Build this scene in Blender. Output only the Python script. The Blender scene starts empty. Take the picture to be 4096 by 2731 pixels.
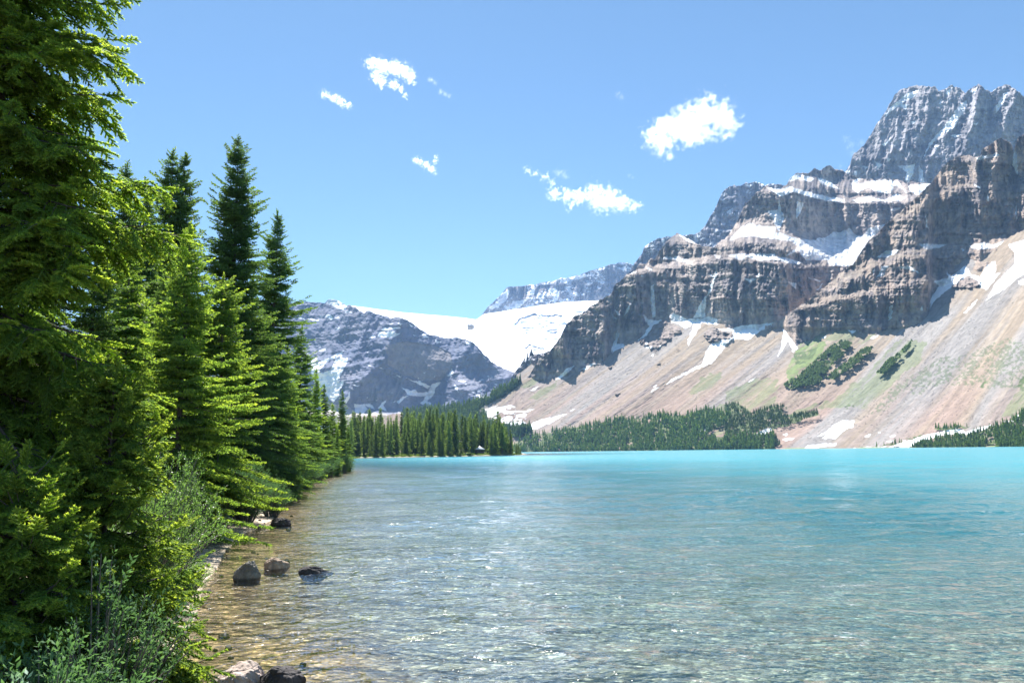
import bpy, math, random
import numpy as np
from mathutils import Matrix, Vector
R_ = math.radians
rnd = random.Random(7)
scene = bpy.context.scene
col = scene.collection

# ------------------------------------------------------------------ camera
FPX = 768.0
CAM = np.array([0.0, 0.0, 2.6])
PITCH = math.atan(109.2 / FPX); ROLL = R_(0.78)
fw = np.array([0, math.cos(PITCH), math.sin(PITCH)])
up0 = np.array([0, -math.sin(PITCH), math.cos(PITCH)]); X0 = np.array([1.0, 0, 0])
rt = math.cos(ROLL) * X0 - math.sin(ROLL) * up0
up = math.sin(ROLL) * X0 + math.cos(ROLL) * up0

def ray(px, py):
    """direction with horizontal length 1 for a position in the 1024 x 682 picture"""
    px = np.asarray(px, float); py = np.asarray(py, float)
    a = ((px - 512) / FPX)[..., None]; b = ((py - 341) / FPX)[..., None]
    d = fw + rt * a - up * b
    h = np.hypot(d[..., 0], d[..., 1])
    return d / h[..., None]
def at(px, py, D):
    return CAM + ray(px, py) * np.asarray(D, float)[..., None]
def ground(px, py, z=0.0):
    d = ray(px, py); t = (z - CAM[2]) / d[..., 2]
    return CAM + d * t[..., None]
def crop(x0, y0, s):
    def f(pts):
        p = np.array(pts, float).reshape(-1, 2)
        return np.stack([(x0 + p[:, 0] / s) / 4, (y0 + p[:, 1] / s) / 4], 1)
    return f
FV = crop(0, 0, 2352 / 4096.0)
CA = crop(1100, 1100, 1.96); CB = crop(1900, 900, 1.6508); CC = crop(2900, 300, 1.5677)
CD = crop(2900, 1100, 1.9666); CE = crop(1200, 100, 1.3067)
def line(*parts):
    p = np.concatenate(parts, 0); p = p[np.argsort(p[:, 0], kind='stable')]
    return lambda x: np.interp(x, p[:, 0], p[:, 1])

cd = bpy.data.cameras.new('camera'); cam = bpy.data.objects.new('camera', cd); col.objects.link(cam)
cd.sensor_width = 36; cd.lens = 27; cd.clip_start = 0.1; cd.clip_end = 60000
M = Matrix(((rt[0], up[0], -fw[0], 0), (rt[1], up[1], -fw[1], 0), (rt[2], up[2], -fw[2], CAM[2]), (0, 0, 0, 1)))
cam.matrix_world = M
scene.camera = cam

# ------------------------------------------------------------------ noise
def hsh(ix, iy, s):
    h = (ix.astype(np.int64) * 374761393 + iy.astype(np.int64) * 668265263 + s * 974634777) & 0xffffffff
    h = ((h ^ (h >> 13)) * 1274126177) & 0xffffffff
    h = (h ^ (h >> 16)) & 0xffffffff
    return h / 4294967295.0
def vn(x, y, s=0):
    x, y = np.broadcast_arrays(np.asarray(x, float), np.asarray(y, float))
    ix = np.floor(x); iy = np.floor(y); fx = x - ix; fy = y - iy
    fx = fx * fx * fx * (fx * (fx * 6 - 15) + 10); fy = fy * fy * fy * (fy * (fy * 6 - 15) + 10)
    a = hsh(ix, iy, s); b = hsh(ix + 1, iy, s); c = hsh(ix, iy + 1, s); d = hsh(ix + 1, iy + 1, s)
    return (a + (b - a) * fx) * (1 - fy) + (c + (d - c) * fx) * fy
def fbm(x, y, s=0, o=5, g=0.5):
    r = 0; a = 1; t = 0
    for k in range(o):
        r = r + a * (vn(x * 2 ** k + 17.3 * k, y * 2 ** k + 9.1 * k, s + k) * 2 - 1); t += a; a *= g
    return r / t
def ridged(x, y, s=0, o=4, g=0.5):
    r = 0; a = 1; t = 0
    for k in range(o):
        r = r + a * (1 - np.abs(vn(x * 2 ** k + 7.7 * k, y * 2 ** k + 3.3 * k, s + k) * 2 - 1) * 1.0); t += a; a *= g
    return r / t
def sm(x, a=0.0, b=1.0):
    t = np.clip((x - a) / (b - a), 0, 1); return t * t * (3 - 2 * t)
def inpoly(poly, X, Y):
    r = np.zeros(X.shape, bool); n = len(poly)
    x0, y0 = poly.min(0); x1, y1 = poly.max(0)
    sel = (X >= x0) & (X <= x1) & (Y >= y0) & (Y <= y1)
    if not sel.any(): return r
    x = X[sel]; y = Y[sel]; c = np.zeros(x.shape, bool)
    for i in range(n):
        ax, ay = poly[i]; bx, by = poly[(i + 1) % n]
        if ay == by: continue
        cond = (ay > y) != (by > y)
        c ^= cond & (x < (bx - ax) * (y - ay) / (by - ay) + ax)
    r[sel] = c
    return r
def segdist(poly, X, Y, closed=True):
    d = np.full(X.shape, 1e18); n = len(poly)
    for i in range(n if closed else n - 1):
        ax, ay = poly[i]; bx, by = poly[(i + 1) % n]
        vx, vy = bx - ax, by - ay; L = vx * vx + vy * vy + 1e-9
        t = np.clip(((X - ax) * vx + (Y - ay) * vy) / L, 0, 1)
        d = np.minimum(d, (X - ax - t * vx) ** 2 + (Y - ay - t * vy) ** 2)
    return np.sqrt(d)
def masks(polys, X, Y, warp=1.2, sc=4.0, seed=3):
    """union of traced outlines with ragged edges"""
    WX = X + warp * fbm(X / sc, Y / sc, seed, 3); WY = Y + warp * fbm(X / sc + 40, Y / sc, seed + 9, 3)
    m = np.zeros(X.shape, bool)
    for p in polys: m |= inpoly(p, WX, WY)
    return m.astype(float)

# ------------------------------------------------------------------ objects
def tag(o, label=None, cat=None, group=None, kind=None):
    if label: o['label'] = label
    if cat: o['category'] = cat
    if group: o['group'] = group
    if kind: o['kind'] = kind
    return o
def mesh_np(name, V, F, mat=None, parent=None, smooth=False, attrs=None, colour=None):
    """V (n,3); F (m,k) array or list of such arrays"""
    Fs = F if isinstance(F, list) else [F]
    me = bpy.data.meshes.new(name)
    V = np.ascontiguousarray(V, np.float32)
    me.vertices.add(len(V)); me.vertices.foreach_set('co', V.ravel())
    nl = sum(f.size for f in Fs); nf = sum(len(f) for f in Fs)
    me.loops.add(nl); me.polygons.add(nf)
    me.loops.foreach_set('vertex_index', np.concatenate([f.ravel() for f in Fs]).astype(np.int32))
    tot = np.concatenate([np.full(len(f), f.shape[1]) for f in Fs]).astype(np.int32)
    me.polygons.foreach_set('loop_start', (np.cumsum(tot) - tot).astype(np.int32))
    if smooth: me.polygons.foreach_set('use_smooth', np.ones(nf, bool))
    me.update(calc_edges=True)
    if attrs:
        for k, a in attrs.items():
            at_ = me.attributes.new(k, 'FLOAT', 'POINT'); at_.data.foreach_set('value', np.ascontiguousarray(a, np.float32).ravel())
    if colour is not None:
        ca = me.color_attributes.new('albedo', 'FLOAT_COLOR', 'POINT')
        c4 = np.ones((len(V), 4), np.float32); c4[:, :3] = colour.reshape(-1, 3)
        ca.data.foreach_set('color', c4.ravel())
    if mat:
        for m in (mat if isinstance(mat, list) else [mat]): me.materials.append(m)
    o = bpy.data.objects.new(name, me); col.objects.link(o)
    if parent: o.parent = parent
    return o
def empty(name, loc, rz=0, sc=1.0):
    o = bpy.data.objects.new(name, None); col.objects.link(o)
    o.location = [float(v) for v in loc]; o.rotation_euler = (0, 0, rz); o.scale = (sc, sc, sc) if not hasattr(sc, '__len__') else sc
    o.empty_display_size = 0.3
    return o
def copy_tree(o, parent=None):
    c = o.copy(); col.objects.link(c)
    if parent: c.parent = parent
    for ch in list(o.children): copy_tree(ch, c)
    return c

# ------------------------------------------------------------------ materials
def newmat(name):
    m = bpy.data.materials.new(name); m.use_nodes = True
    nt = m.node_tree; nt.nodes.clear()
    out = nt.nodes.new('ShaderNodeOutputMaterial')
    return m, nt, out
class NT:
    def __init__(s, nt): s.nt = nt
    def n(s, t, ins=None, **kw):
        nd = s.nt.nodes.new(t)
        for k, v in kw.items(): setattr(nd, k, v)
        if ins:
            for k, v in ins.items():
                if isinstance(v, bpy.types.NodeSocket): s.nt.links.new(v, nd.inputs[k])
                else: nd.inputs[k].default_value = v
        return nd
    def math(s, op, a, b=0.0, c=None):
        i = {0: a, 1: b}
        if c is not None: i[2] = c
        return s.n('ShaderNodeMath', i, operation=op).outputs[0]
    def ramp(s, fac, stops, interp='LINEAR'):
        nd = s.n('ShaderNodeValToRGB', {0: fac}); cr = nd.color_ramp; cr.interpolation = interp
        while len(cr.elements) < len(stops): cr.elements.new(0.5)
        for e, (p, c) in zip(cr.elements, stops):
            e.position = p; e.color = (c[0], c[1], c[2], 1) if hasattr(c, '__len__') else (c, c, c, 1)
        return nd.outputs[0]
    def mix(s, f, a, b, blend='MIX'):
        nd = s.n('ShaderNodeMix', None, data_type='RGBA', blend_type=blend)
        for i, v in ((0, f), (6, a), (7, b)):
            if isinstance(v, bpy.types.NodeSocket): s.nt.links.new(v, nd.inputs[i])
            else: nd.inputs[i].default_value = v if i == 0 else (*v, 1)
        return nd.outputs[2]
    def noise(s, vec, scale, detail=4, rough=0.5, lac=2.0, typ='FBM'):
        return s.n('ShaderNodeTexNoise', {'Vector': vec, 'Scale': scale, 'Detail': detail, 'Roughness': rough, 'Lacunarity': lac})
    def geo(s): return s.n('ShaderNodeNewGeometry').outputs['Position']
    def obj(s): return s.n('ShaderNodeTexCoord').outputs['Object']
    def link(s, a, b): s.nt.links.new(a, b)

def rock_mat(name, grain=0.02, bump=6.0, rough=0.95, var=(0.72, 1.3)):
    m, nt, out = newmat(name); t = NT(nt); p = t.geo()
    c = t.n('ShaderNodeAttribute', attribute_name='albedo').outputs['Color']
    n1 = t.noise(p, grain, 8, 0.65).outputs[0]
    v = t.ramp(n1, [(0.3, var[0]), (0.7, var[1])])
    cc = t.mix(1.0, c, v, 'MULTIPLY')
    b = t.n('ShaderNodeBump', {'Strength': 1.0, 'Distance': bump, 'Height': t.noise(p, grain * 2.2, 8, 0.7).outputs[0]})
    bs = t.n('ShaderNodeBsdfPrincipled', {'Base Color': cc, 'Roughness': rough, 'Specular IOR Level': 0.15, 'Normal': b.outputs[0]})
    t.link(bs.outputs[0], out.inputs[0]); return m
MAT = {}
MAT['cliff'] = rock_mat('layered_rock', 0.04, 9.0, var=(0.6,1.4))
MAT['far'] = rock_mat('hazy_rock', 0.012, 4.0, var=(0.8, 1.2))
MAT['scree'] = rock_mat('scree', 0.08, 1.0, var=(0.82, 1.18))
MAT['snow'] = rock_mat('glacier_snow', 0.004, 10.0, 0.7, var=(0.97, 1.03))

def leaf_mat(name, stops, trans, tcol, rough=0.45, spec=0.35, objvar=0.25):
    m, nt, out = newmat(name); t = NT(nt)
    a = t.n('ShaderNodeAttribute', attribute_name='tint').outputs['Fac']
    ri = t.n('ShaderNodeObjectInfo').outputs['Random']
    c = t.ramp(a, stops)
    v = t.math('ADD', t.math('MULTIPLY', ri, objvar), 1 - objvar / 2)
    c = t.mix(1.0, c, t.n('ShaderNodeCombineColor', {0: v, 1: v, 2: v}).outputs[0], 'MULTIPLY')
    bs = t.n('ShaderNodeBsdfPrincipled', {'Base Color': c, 'Roughness': rough, 'Specular IOR Level': spec})
    tc = t.mix(1.0, c, tcol, 'MULTIPLY')
    tr = t.n('ShaderNodeBsdfTranslucent', {'Color': tc})
    mx = t.n('ShaderNodeMixShader', {0: trans, 1: bs.outputs[0], 2: tr.outputs[0]})
    t.link(mx.outputs[0], out.inputs[0]); return m
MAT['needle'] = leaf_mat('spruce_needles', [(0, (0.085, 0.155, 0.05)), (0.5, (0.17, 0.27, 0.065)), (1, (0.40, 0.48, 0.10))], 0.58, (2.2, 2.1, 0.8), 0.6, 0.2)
MAT['needle_lit'] = leaf_mat('sunlit_spruce_needles', [(0, (0.06, 0.115, 0.045)), (0.5, (0.125, 0.21, 0.06)), (1, (0.32, 0.41, 0.085))], 0.55, (2.2, 2.1, 0.8), 0.6, 0.2)  # brighter, yellower copy of the mid needles; sunlight put into the colour
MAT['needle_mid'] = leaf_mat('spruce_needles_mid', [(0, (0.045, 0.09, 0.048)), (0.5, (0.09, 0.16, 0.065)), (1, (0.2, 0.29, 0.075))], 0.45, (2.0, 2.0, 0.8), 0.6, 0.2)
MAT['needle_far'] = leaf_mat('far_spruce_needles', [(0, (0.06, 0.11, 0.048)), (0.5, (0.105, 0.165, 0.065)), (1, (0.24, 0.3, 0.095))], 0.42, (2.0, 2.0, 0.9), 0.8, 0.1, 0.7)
MAT['willow'] = leaf_mat('willow_leaves', [(0, (0.05, 0.11, 0.04)), (0.6, (0.11, 0.2, 0.07)), (1, (0.2, 0.3, 0.12))], 0.45, (1.9, 2.0, 0.9), 0.4, 0.5)
MAT['dark_willow'] = leaf_mat('dark_willow_leaves', [(0, (0.04, 0.085, 0.045)), (0.6, (0.085, 0.16, 0.08)), (1, (0.16, 0.26, 0.12))], 0.35, (1.6, 1.8, 0.9), 0.75, 0.15)
MAT['grey_willow'] = leaf_mat('grey_willow_leaves', [(0, (0.12, 0.22, 0.15)), (0.6, (0.22, 0.36, 0.25)), (1, (0.34, 0.48, 0.34))], 0.3, (1.4, 1.5, 0.9), 0.5, 0.4)
MAT['grass'] = leaf_mat('grass_blades', [(0, (0.06, 0.1, 0.02)), (1, (0.2, 0.27, 0.06))], 0.4, (1.6, 1.6, 0.8))

def bark_mat(name, a, b, sc=12):
    m, nt, out = newmat(name); t = NT(nt); p = t.obj()
    mp = t.n('ShaderNodeMapping', {'Vector': p, 'Scale': (1, 1, 0.25)}).outputs[0]
    n1 = t.noise(mp, sc, 6, 0.65).outputs[0]
    c = t.ramp(n1, [(0.3, a), (0.7, b)])
    bm = t.n('ShaderNodeBump', {'Strength': 0.8, 'Distance': 0.02, 'Height': n1})
    bs = t.n('ShaderNodeBsdfPrincipled', {'Base Color': c, 'Roughness': 0.9, 'Normal': bm.outputs[0]})
    t.link(bs.outputs[0], out.inputs[0]); return m
MAT['bark'] = bark_mat('spruce_bark', (0.05, 0.04, 0.035), (0.16, 0.13, 0.11))
MAT['twig'] = bark_mat('grey_twigs', (0.09, 0.08, 0.07), (0.24, 0.21, 0.19), 30)

def stone_mat(name, a, b, c3, sc=5):
    m, nt, out = newmat(name); t = NT(nt); p = t.obj()
    n1 = t.noise(p, sc, 10, 0.7).outputs[0]; n2 = t.noise(p, sc * 0.35, 4, 0.6).outputs[0]
    c = t.ramp(n1, [(0.3, a), (0.55, b), (0.72, c3)])
    wet = t.ramp(t.n('ShaderNodeSeparateXYZ', {0: t.geo()}).outputs[2], [(0.0, 0.45), (0.035, 0.45), (0.07, 1.0)])
    c = t.mix(1.0, c, wet, 'MULTIPLY')
    c = t.mix(1.0, c, t.ramp(n2, [(0.3, 0.75), (0.7, 1.2)]), 'MULTIPLY')
    cr = t.n('ShaderNodeTexVoronoi', {'Vector': p, 'Scale': sc * 0.7}, feature='DISTANCE_TO_EDGE').outputs[0]
    hgt = t.math('ADD', n1, t.math('MULTIPLY', t.math('MINIMUM', cr, 0.06), 5.0))
    bm = t.n('ShaderNodeBump', {'Strength': 0.9, 'Distance': 0.05, 'Height': hgt})
    bs = t.n('ShaderNodeBsdfPrincipled', {'Base Color': c, 'Roughness': 0.85, 'Normal': bm.outputs[0]})
    t.link(bs.outputs[0], out.inputs[0]); return m
MAT['rock_grey'] = stone_mat('grey_boulder', (0.11, 0.1, 0.085), (0.24, 0.22, 0.18), (0.42, 0.38, 0.32))
MAT['rock_tan'] = stone_mat('tan_boulder', (0.2, 0.14, 0.09), (0.42, 0.31, 0.22), (0.6, 0.5, 0.4))
MAT['rock_dark'] = stone_mat('dark_boulder', (0.03, 0.028, 0.03), (0.07, 0.06, 0.06), (0.14, 0.12, 0.12))
MAT['rock_pale'] = stone_mat('pale_boulder', (0.26, 0.2, 0.17), (0.5, 0.4, 0.34), (0.68, 0.6, 0.54))

# ------------------------------------------------------------------ world and sun
SUN_AZ = -15.0; SUN_EL = 56.0
w = bpy.data.worlds.new('World'); scene.world = w; w.use_nodes = True
nt = w.node_tree; nt.nodes.clear(); t = NT(nt)
sky = t.n('ShaderNodeTexSky', sky_type='NISHITA'); sky.sun_disc = False
sky.sun_elevation = R_(SUN_EL); sky.sun_rotation = R_(SUN_AZ)
sky.altitude = 1900; sky.air_density = 1.0; sky.dust_density = 0.3; sky.ozone_density = 0.7
bg = t.n('ShaderNodeBackground', {0: t.mix(1.0, sky.outputs[0], (0.80, 1.0, 1.04), 'MULTIPLY'), 1: 0.062}); wo = t.n('ShaderNodeOutputWorld')
t.link(bg.outputs[0], wo.inputs[0])
sl = bpy.data.lights.new('sun', 'SUN'); sl.energy = 5.0; sl.angle = R_(0.5); sl.color = (1, 0.96, 0.9)
so = bpy.data.objects.new('sun', sl); col.objects.link(so)
a, e = R_(SUN_AZ), R_(SUN_EL)
sd = Vector((math.sin(a) * math.cos(e), math.cos(a) * math.cos(e), math.sin(e)))
so.rotation_euler = sd.to_track_quat('Z', 'Y').to_euler(); so.location = (0, 0, 60)
scene.view_settings.view_transform = 'Standard'; scene.view_settings.look = 'None'
scene.view_settings.exposure = 1.38; scene.view_settings.gamma = 1.0
cy = scene.cycles
cy.max_bounces = 10; cy.diffuse_bounces = 3; cy.glossy_bounces = 3; cy.transmission_bounces = 5
cy.transparent_max_bounces = 12; cy.volume_bounces = 5; cy.sample_clamp_direct = 5.0; cy.caustics_reflective = False; cy.caustics_refractive = False

# ------------------------------------------------------------------ ground, lake
def gp(F, z=0): return ground(*FV([F])[0], z)[:2]
shore_px = [(330, 1640), (400, 1568), (430, 1480), (455, 1400), (468, 1345), (500, 1300), (520, 1262), (560, 1226), (600, 1208),
            (628, 1190), (640, 1165), (655, 1140), (690, 1112), (740, 1094), (798, 1079)]
shore = [gp(p) for p in shore_px]
lake = [(-1.4, 2.5), (-2.2, 6.0)] + [tuple(p) for p in shore[1:]]
# bay behind the near point, then the wooded peninsula, its inner side and the far shore
lake += [(-30, 125), (-55, 180), (-95, 290), (-130, 400)]
pen = [(790, 1051.5), (830, 1050), (900, 1049.5), (960, 1048), (1020, 1047.5), (1080, 1046), (1130, 1045), (1175, 1044), (1198, 1042.5)]
penW = [gp(p) for p in pen]
lake += [tuple(p) for p in penW]
pe = penW[-1]
lake += [(pe[0] + 4, pe[1] + 25), (pe[0] - 10, pe[1] + 90), (pe[0] - 60, pe[1] + 260)]
D0x = np.array([300, 430, 500, 522, 600, 700, 830, 1024, 1150, 1300]); D0v = np.array([2300, 1900, 1560, 1480, 1360, 1240, 1130, 940, 850, 780.0])
def D0(x): return np.interp(x, D0x, D0v)
for x in (470, 500, 540, 600, 660, 740, 830, 930, 1024, 1150, 1300):
    d = ray(x, 445)[:2]; lake.append((d[0] * D0(x), d[1] * D0(x)))
lake += [(900, 300), (700, 60), (200, -2), (60, 1.5), (6, 2.0)]
lake = np.array(lake)
lake_small = lake
def ground_z(x, y):
    d = segdist(lake_small, x, y); ins = inpoly(lake_small, x, y)
    dl = np.minimum(d, 400)
    wz = -(0.03 + 0.06 * np.minimum(dl, 25) + 0.05 * np.clip(dl - 25, 0, 200))
    wz = wz + 0.03 * fbm(x / 1.5, y / 1.5, 5, 3) * sm(d, 0.3, 2)
    r = np.hypot(x, y)
    lz = 0.02 + 0.10 * np.minimum(dl, 3) + 0.05 * np.clip(dl - 3, 0, 12) + 0.004 * np.clip(dl - 15, 0, 300)
    lz = lz + (0.10 * fbm(x / 1.2, y / 1.2, 6, 4) + 0.25 * fbm(x / 9, y / 9, 8, 3)) * sm(d, 0.2, 4)
    far = sm(r, 250, 400)
    lz = lz + far * (0.5 * sm(d, 0, 1.5) + 0.8 * sm(d, 2, 30))
    return np.where(ins, wz, lz), d, ins
def polar(rs, azs):
    A, Rr = np.meshgrid(azs, rs); return np.sin(A) * Rr, np.cos(A) * Rr
def gridfaces(nr, nc, wrap=False):
    i = np.arange(nr - 1)[:, None]; j = np.arange(nc - (0 if wrap else 1))[None, :]
    j2 = (j + 1) % nc
    return np.stack([i * nc + j, i * nc + j2, (i + 1) * nc + j2, (i + 1) * nc + j], -1).reshape(-1, 4)
azs = np.concatenate([np.linspace(-58, 58, 860)[:-1], np.linspace(58, 302, 110)[:-1]]) * math.pi / 180
rs = np.concatenate([np.geomspace(0.6, 60, 260), np.geomspace(61, 700, 170)[0:], np.geomspace(720, 14000, 50)])
X, Y = polar(rs, azs)
Z, Dsh, INS = ground_z(X, Y)
Z = np.where(np.hypot(X, Y) > 2300, 4.0, Z)
V = np.stack([X, Y, Z], -1).reshape(-1, 3); V = np.concatenate([V, [[0, 0, 0.15]]])
nr, nc = X.shape
Fq = gridfaces(nr, nc, True); j = np.arange(nc); Ft = np.stack([np.full(nc, len(V) - 1), (j + 1) % nc, j], 1)
sand = np.array([0.36, 0.31, 0.25]); bedc = np.array([0.235, 0.18, 0.10]); moss = np.array([0.07, 0.10, 0.03]); duff = np.array([0.10, 0.08, 0.05])
n_ = fbm(X / 2, Y / 2, 22, 4)[..., None]
land = sand + (duff - sand) * sm(Dsh + n_[..., 0] * 1.5, 1.8, 4.5)[..., None]
farw = sm(np.hypot(X, Y), 250, 400)[..., None]
gr = np.array([0.17, 0.23, 0.06])
mixg = sm(Dsh + 3 * fbm(X / 12, Y / 12, 31, 3), 2.5, 5)[..., None]
land = land * (1 - farw) + farw * (sand * 0.8 * (1 - mixg) + gr * mixg)
silt = np.array([0.205, 0.228, 0.195])
Dleft = segdist(np.array(shore), X, Y, False)
bed = bedc + (silt - bedc) * sm(Dleft + 1.0 * n_[..., 0], 0.7, 3.2)[..., None]
C = np.where(INS[..., None], bed, land).reshape(-1, 3); C = np.concatenate([C, [sand]])
SH = np.concatenate([np.where(INS, -Dsh, Dsh).ravel(), [1.0]])
m, nt, out = newmat('shore_ground'); t = NT(nt); p = t.geo()
c = t.n('ShaderNodeAttribute', attribute_name='albedo').outputs['Color']
v1 = t.n('ShaderNodeTexVoronoi', {'Vector': p, 'Scale': 14.0, 'Randomness': 1.0})
v2 = t.n('ShaderNodeTexVoronoi', {'Vector': p, 'Scale': 5.0, 'Randomness': 1.0})
sp = t.n('ShaderNodeSeparateColor', {0: v1.outputs['Color']}).outputs[0]
sp2 = t.n('ShaderNodeSeparateColor', {0: v2.outputs['Color']}).outputs[0]
pc = t.ramp(sp, [(0.0, (0.45, 0.42, 0.4)), (0.45, (0.9, 0.85, 0.8)), (0.8, (1.15, 1.1, 1.0)), (1.0, (2.2, 2.1, 1.95))])
pc2 = t.ramp(sp2, [(0.0, (0.7, 0.68, 0.66)), (0.7, (1.0, 1.0, 1.0)), (1.0, (1.6, 1.6, 1.5))])
cc = t.mix(1.0, t.mix(1.0, c, pc, 'MULTIPLY'), pc2, 'MULTIPLY')
n1 = t.noise(p, 3.0, 6, 0.6).outputs[0]
cc = t.mix(1.0, cc, t.ramp(n1, [(0.3, 0.8), (0.7, 1.2)]), 'MULTIPLY')
hh = t.math('ADD', t.math('MULTIPLY', v1.outputs['Distance'], -0.6), t.math('MULTIPLY', v2.outputs['Distance'], -0.8))
bm = t.n('ShaderNodeBump', {'Strength': 1.0, 'Distance': 0.05, 'Height': hh})
bs = t.n('ShaderNodeBsdfPrincipled', {'Base Color': cc, 'Roughness': 0.85, 'Specular IOR Level': 0.3, 'Normal': bm.outputs[0]})
t.link(bs.outputs[0], out.inputs[0])
g = mesh_np('terrain', V, [Fq, Ft], m, smooth=True, colour=C, attrs={'shore': SH}); tag(g, kind='structure')

# water
m, nt, out = newmat('lake_water'); t = NT(nt); p = t.geo()
dep = t.n('ShaderNodeAttribute', attribute_name='depth').outputs['Fac']
def wv(sx, sy, sc, det, rot, dist=0.0, rough=0.5):
    mp = t.n('ShaderNodeMapping', {'Vector': p, 'Scale': (sx, sy, 1), 'Rotation': (0, 0, R_(rot))}).outputs[0]
    nd = t.noise(mp, sc, det, rough); nd.inputs['Distortion'].default_value = dist
    return nd.outputs[0]
h1 = wv(0.6, 1, 1.1, 2, 12, 0.3); h2 = wv(0.7, 1, 3.6, 2, -8, 0.6); h3 = wv(0.8, 1, 11.0, 2, 20, 0.4)
h0 = wv(0.4, 1, 0.12, 2, -15)
H = t.math('ADD', t.math('MULTIPLY', h1, 0.07), t.math('ADD', t.math('MULTIPLY', h2, 0.085), t.math('MULTIPLY', h3, 0.016)))
H = t.math('MULTIPLY', H, t.ramp(wv(0.5, 1, 0.09, 3, 10, 0.8, 0.6), [(0.35, 0.55), (0.65, 1.5)]))
H = t.math('ADD', H, t.math('ADD', t.math('MULTIPLY', h0, 0.25), t.math('MULTIPLY', wv(0.75, 1, 0.42, 3, 25, 0.4, 0.6), 0.2)))
bm = t.n('ShaderNodeBump', {'Strength': 1.0, 'Distance': 1.0, 'Height': H})
fr = t.n('ShaderNodeFresnel', {'IOR': 1.6, 'Normal': bm.outputs[0]}).outputs[0]
fr = t.math('MINIMUM', fr, t.ramp(t.math('MULTIPLY', dep, 0.2), [(0.1, 0.85), (0.45, 0.62), (0.9, 0.40)]))
tint = t.ramp(t.math('MULTIPLY', dep, 0.25), [(0.0, (0.97, 0.97, 0.95)), (0.25, (0.80, 0.93, 0.93)), (1.0, (0.4, 0.85, 0.85))])
tr = t.n('ShaderNodeBsdfTransparent', {0: tint})
milk = t.n('ShaderNodeBsdfDiffuse', {0: (0.018, 0.25, 0.31, 1)})
mf = t.ramp(t.math('MULTIPLY', dep, 0.2), [(0.03, 0.0), (0.1, 0.12), (0.25, 0.38), (0.5, 0.85), (0.8, 1.0)])
body = t.n('ShaderNodeMixShader', {0: mf, 1: tr.outputs[0], 2: milk.outputs[0]})
gl = t.n('ShaderNodeBsdfGlossy', {'Color': (1, 1, 1, 1), 'Roughness': t.ramp(t.math('MULTIPLY', dep, 0.2), [(0.0, 0.05), (0.3, 0.08), (1.0, 0.18)]), 'Normal': bm.outputs[0]})
fs = t.n('ShaderNodeMixShader', {0: fr, 1: body.outputs[0], 2: gl.outputs[0]})
t.link(fs.outputs[0], out.inputs[0])
az2 = np.concatenate([np.linspace(-58, 58, 1240)[:-1], np.linspace(58, 302, 100)[:-1]]) * math.pi / 180
rs2 = np.concatenate([np.linspace(1.5, 5.9, 12), np.arange(6, 40, 0.085), np.geomspace(40, 320, 440), np.geomspace(322, 2400, 60)])
X, Y = polar(rs2, az2)
Xc, Yc = polar(np.concatenate([np.geomspace(1.5, 60, 110), np.geomspace(61, 2400, 90)]), az2[::3])
rc = np.hypot(Xc[:, 0], Yc[:, 0]); Zc = ground_z(Xc, Yc)[0]
Z2 = np.stack([np.interp(rs2, rc, Zc[:, k]) for k in range(Zc.shape[1])], 1); Z2 = np.repeat(Z2, 3, axis=1)[:, :len(az2)]
rr_ = np.hypot(X, Y); dr_ = np.gradient(rs2)[:, None]; front = (1 - sm(np.abs(((np.degrees(az2) + 180) % 360) - 180), 45, 57))[None, :]
sp_ = np.maximum(dr_, rr_ * math.radians(0.093))
ZW = np.zeros_like(X)
ca, sa = math.cos(0.22), math.sin(0.22); U = X * ca + Y * sa; W_ = -X * sa + Y * ca
gust = 0.45 + 1.1 * sm(fbm(X / 16, Y / 9, 905, 3), -0.35, 0.35)
for k_, (fq, am_) in enumerate(((0.12, 0.09), (0.33, 0.07), (0.8, 0.042), (1.7, 0.024), (3.0, 0.011))):
    fd = 1 - sm(sp_ * fq, 0.16, 0.34)
    wu = U + 0.25 / fq * vn(U * fq * 0.7 + 3, W_ * fq * 0.7, 950 + k_)
    ZW += am_ * fd * (1 - np.abs(vn(wu * fq * 0.55, W_ * fq, 910 + k_) * 2 - 1) * 1.3) * (gust if k_ > 1 else 1.0)
ZW *= front * sm(-Z2, 0.0, 0.35) * (1 - sm(rr_, 200, 300))
V = np.stack([X, Y, ZW * 1.1], -1).reshape(-1, 3)
g = mesh_np('water', V, gridfaces(*X.shape, True), m, smooth=True, attrs={'depth': np.maximum(-Z2, 0)}); tag(g, kind='structure')

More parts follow.
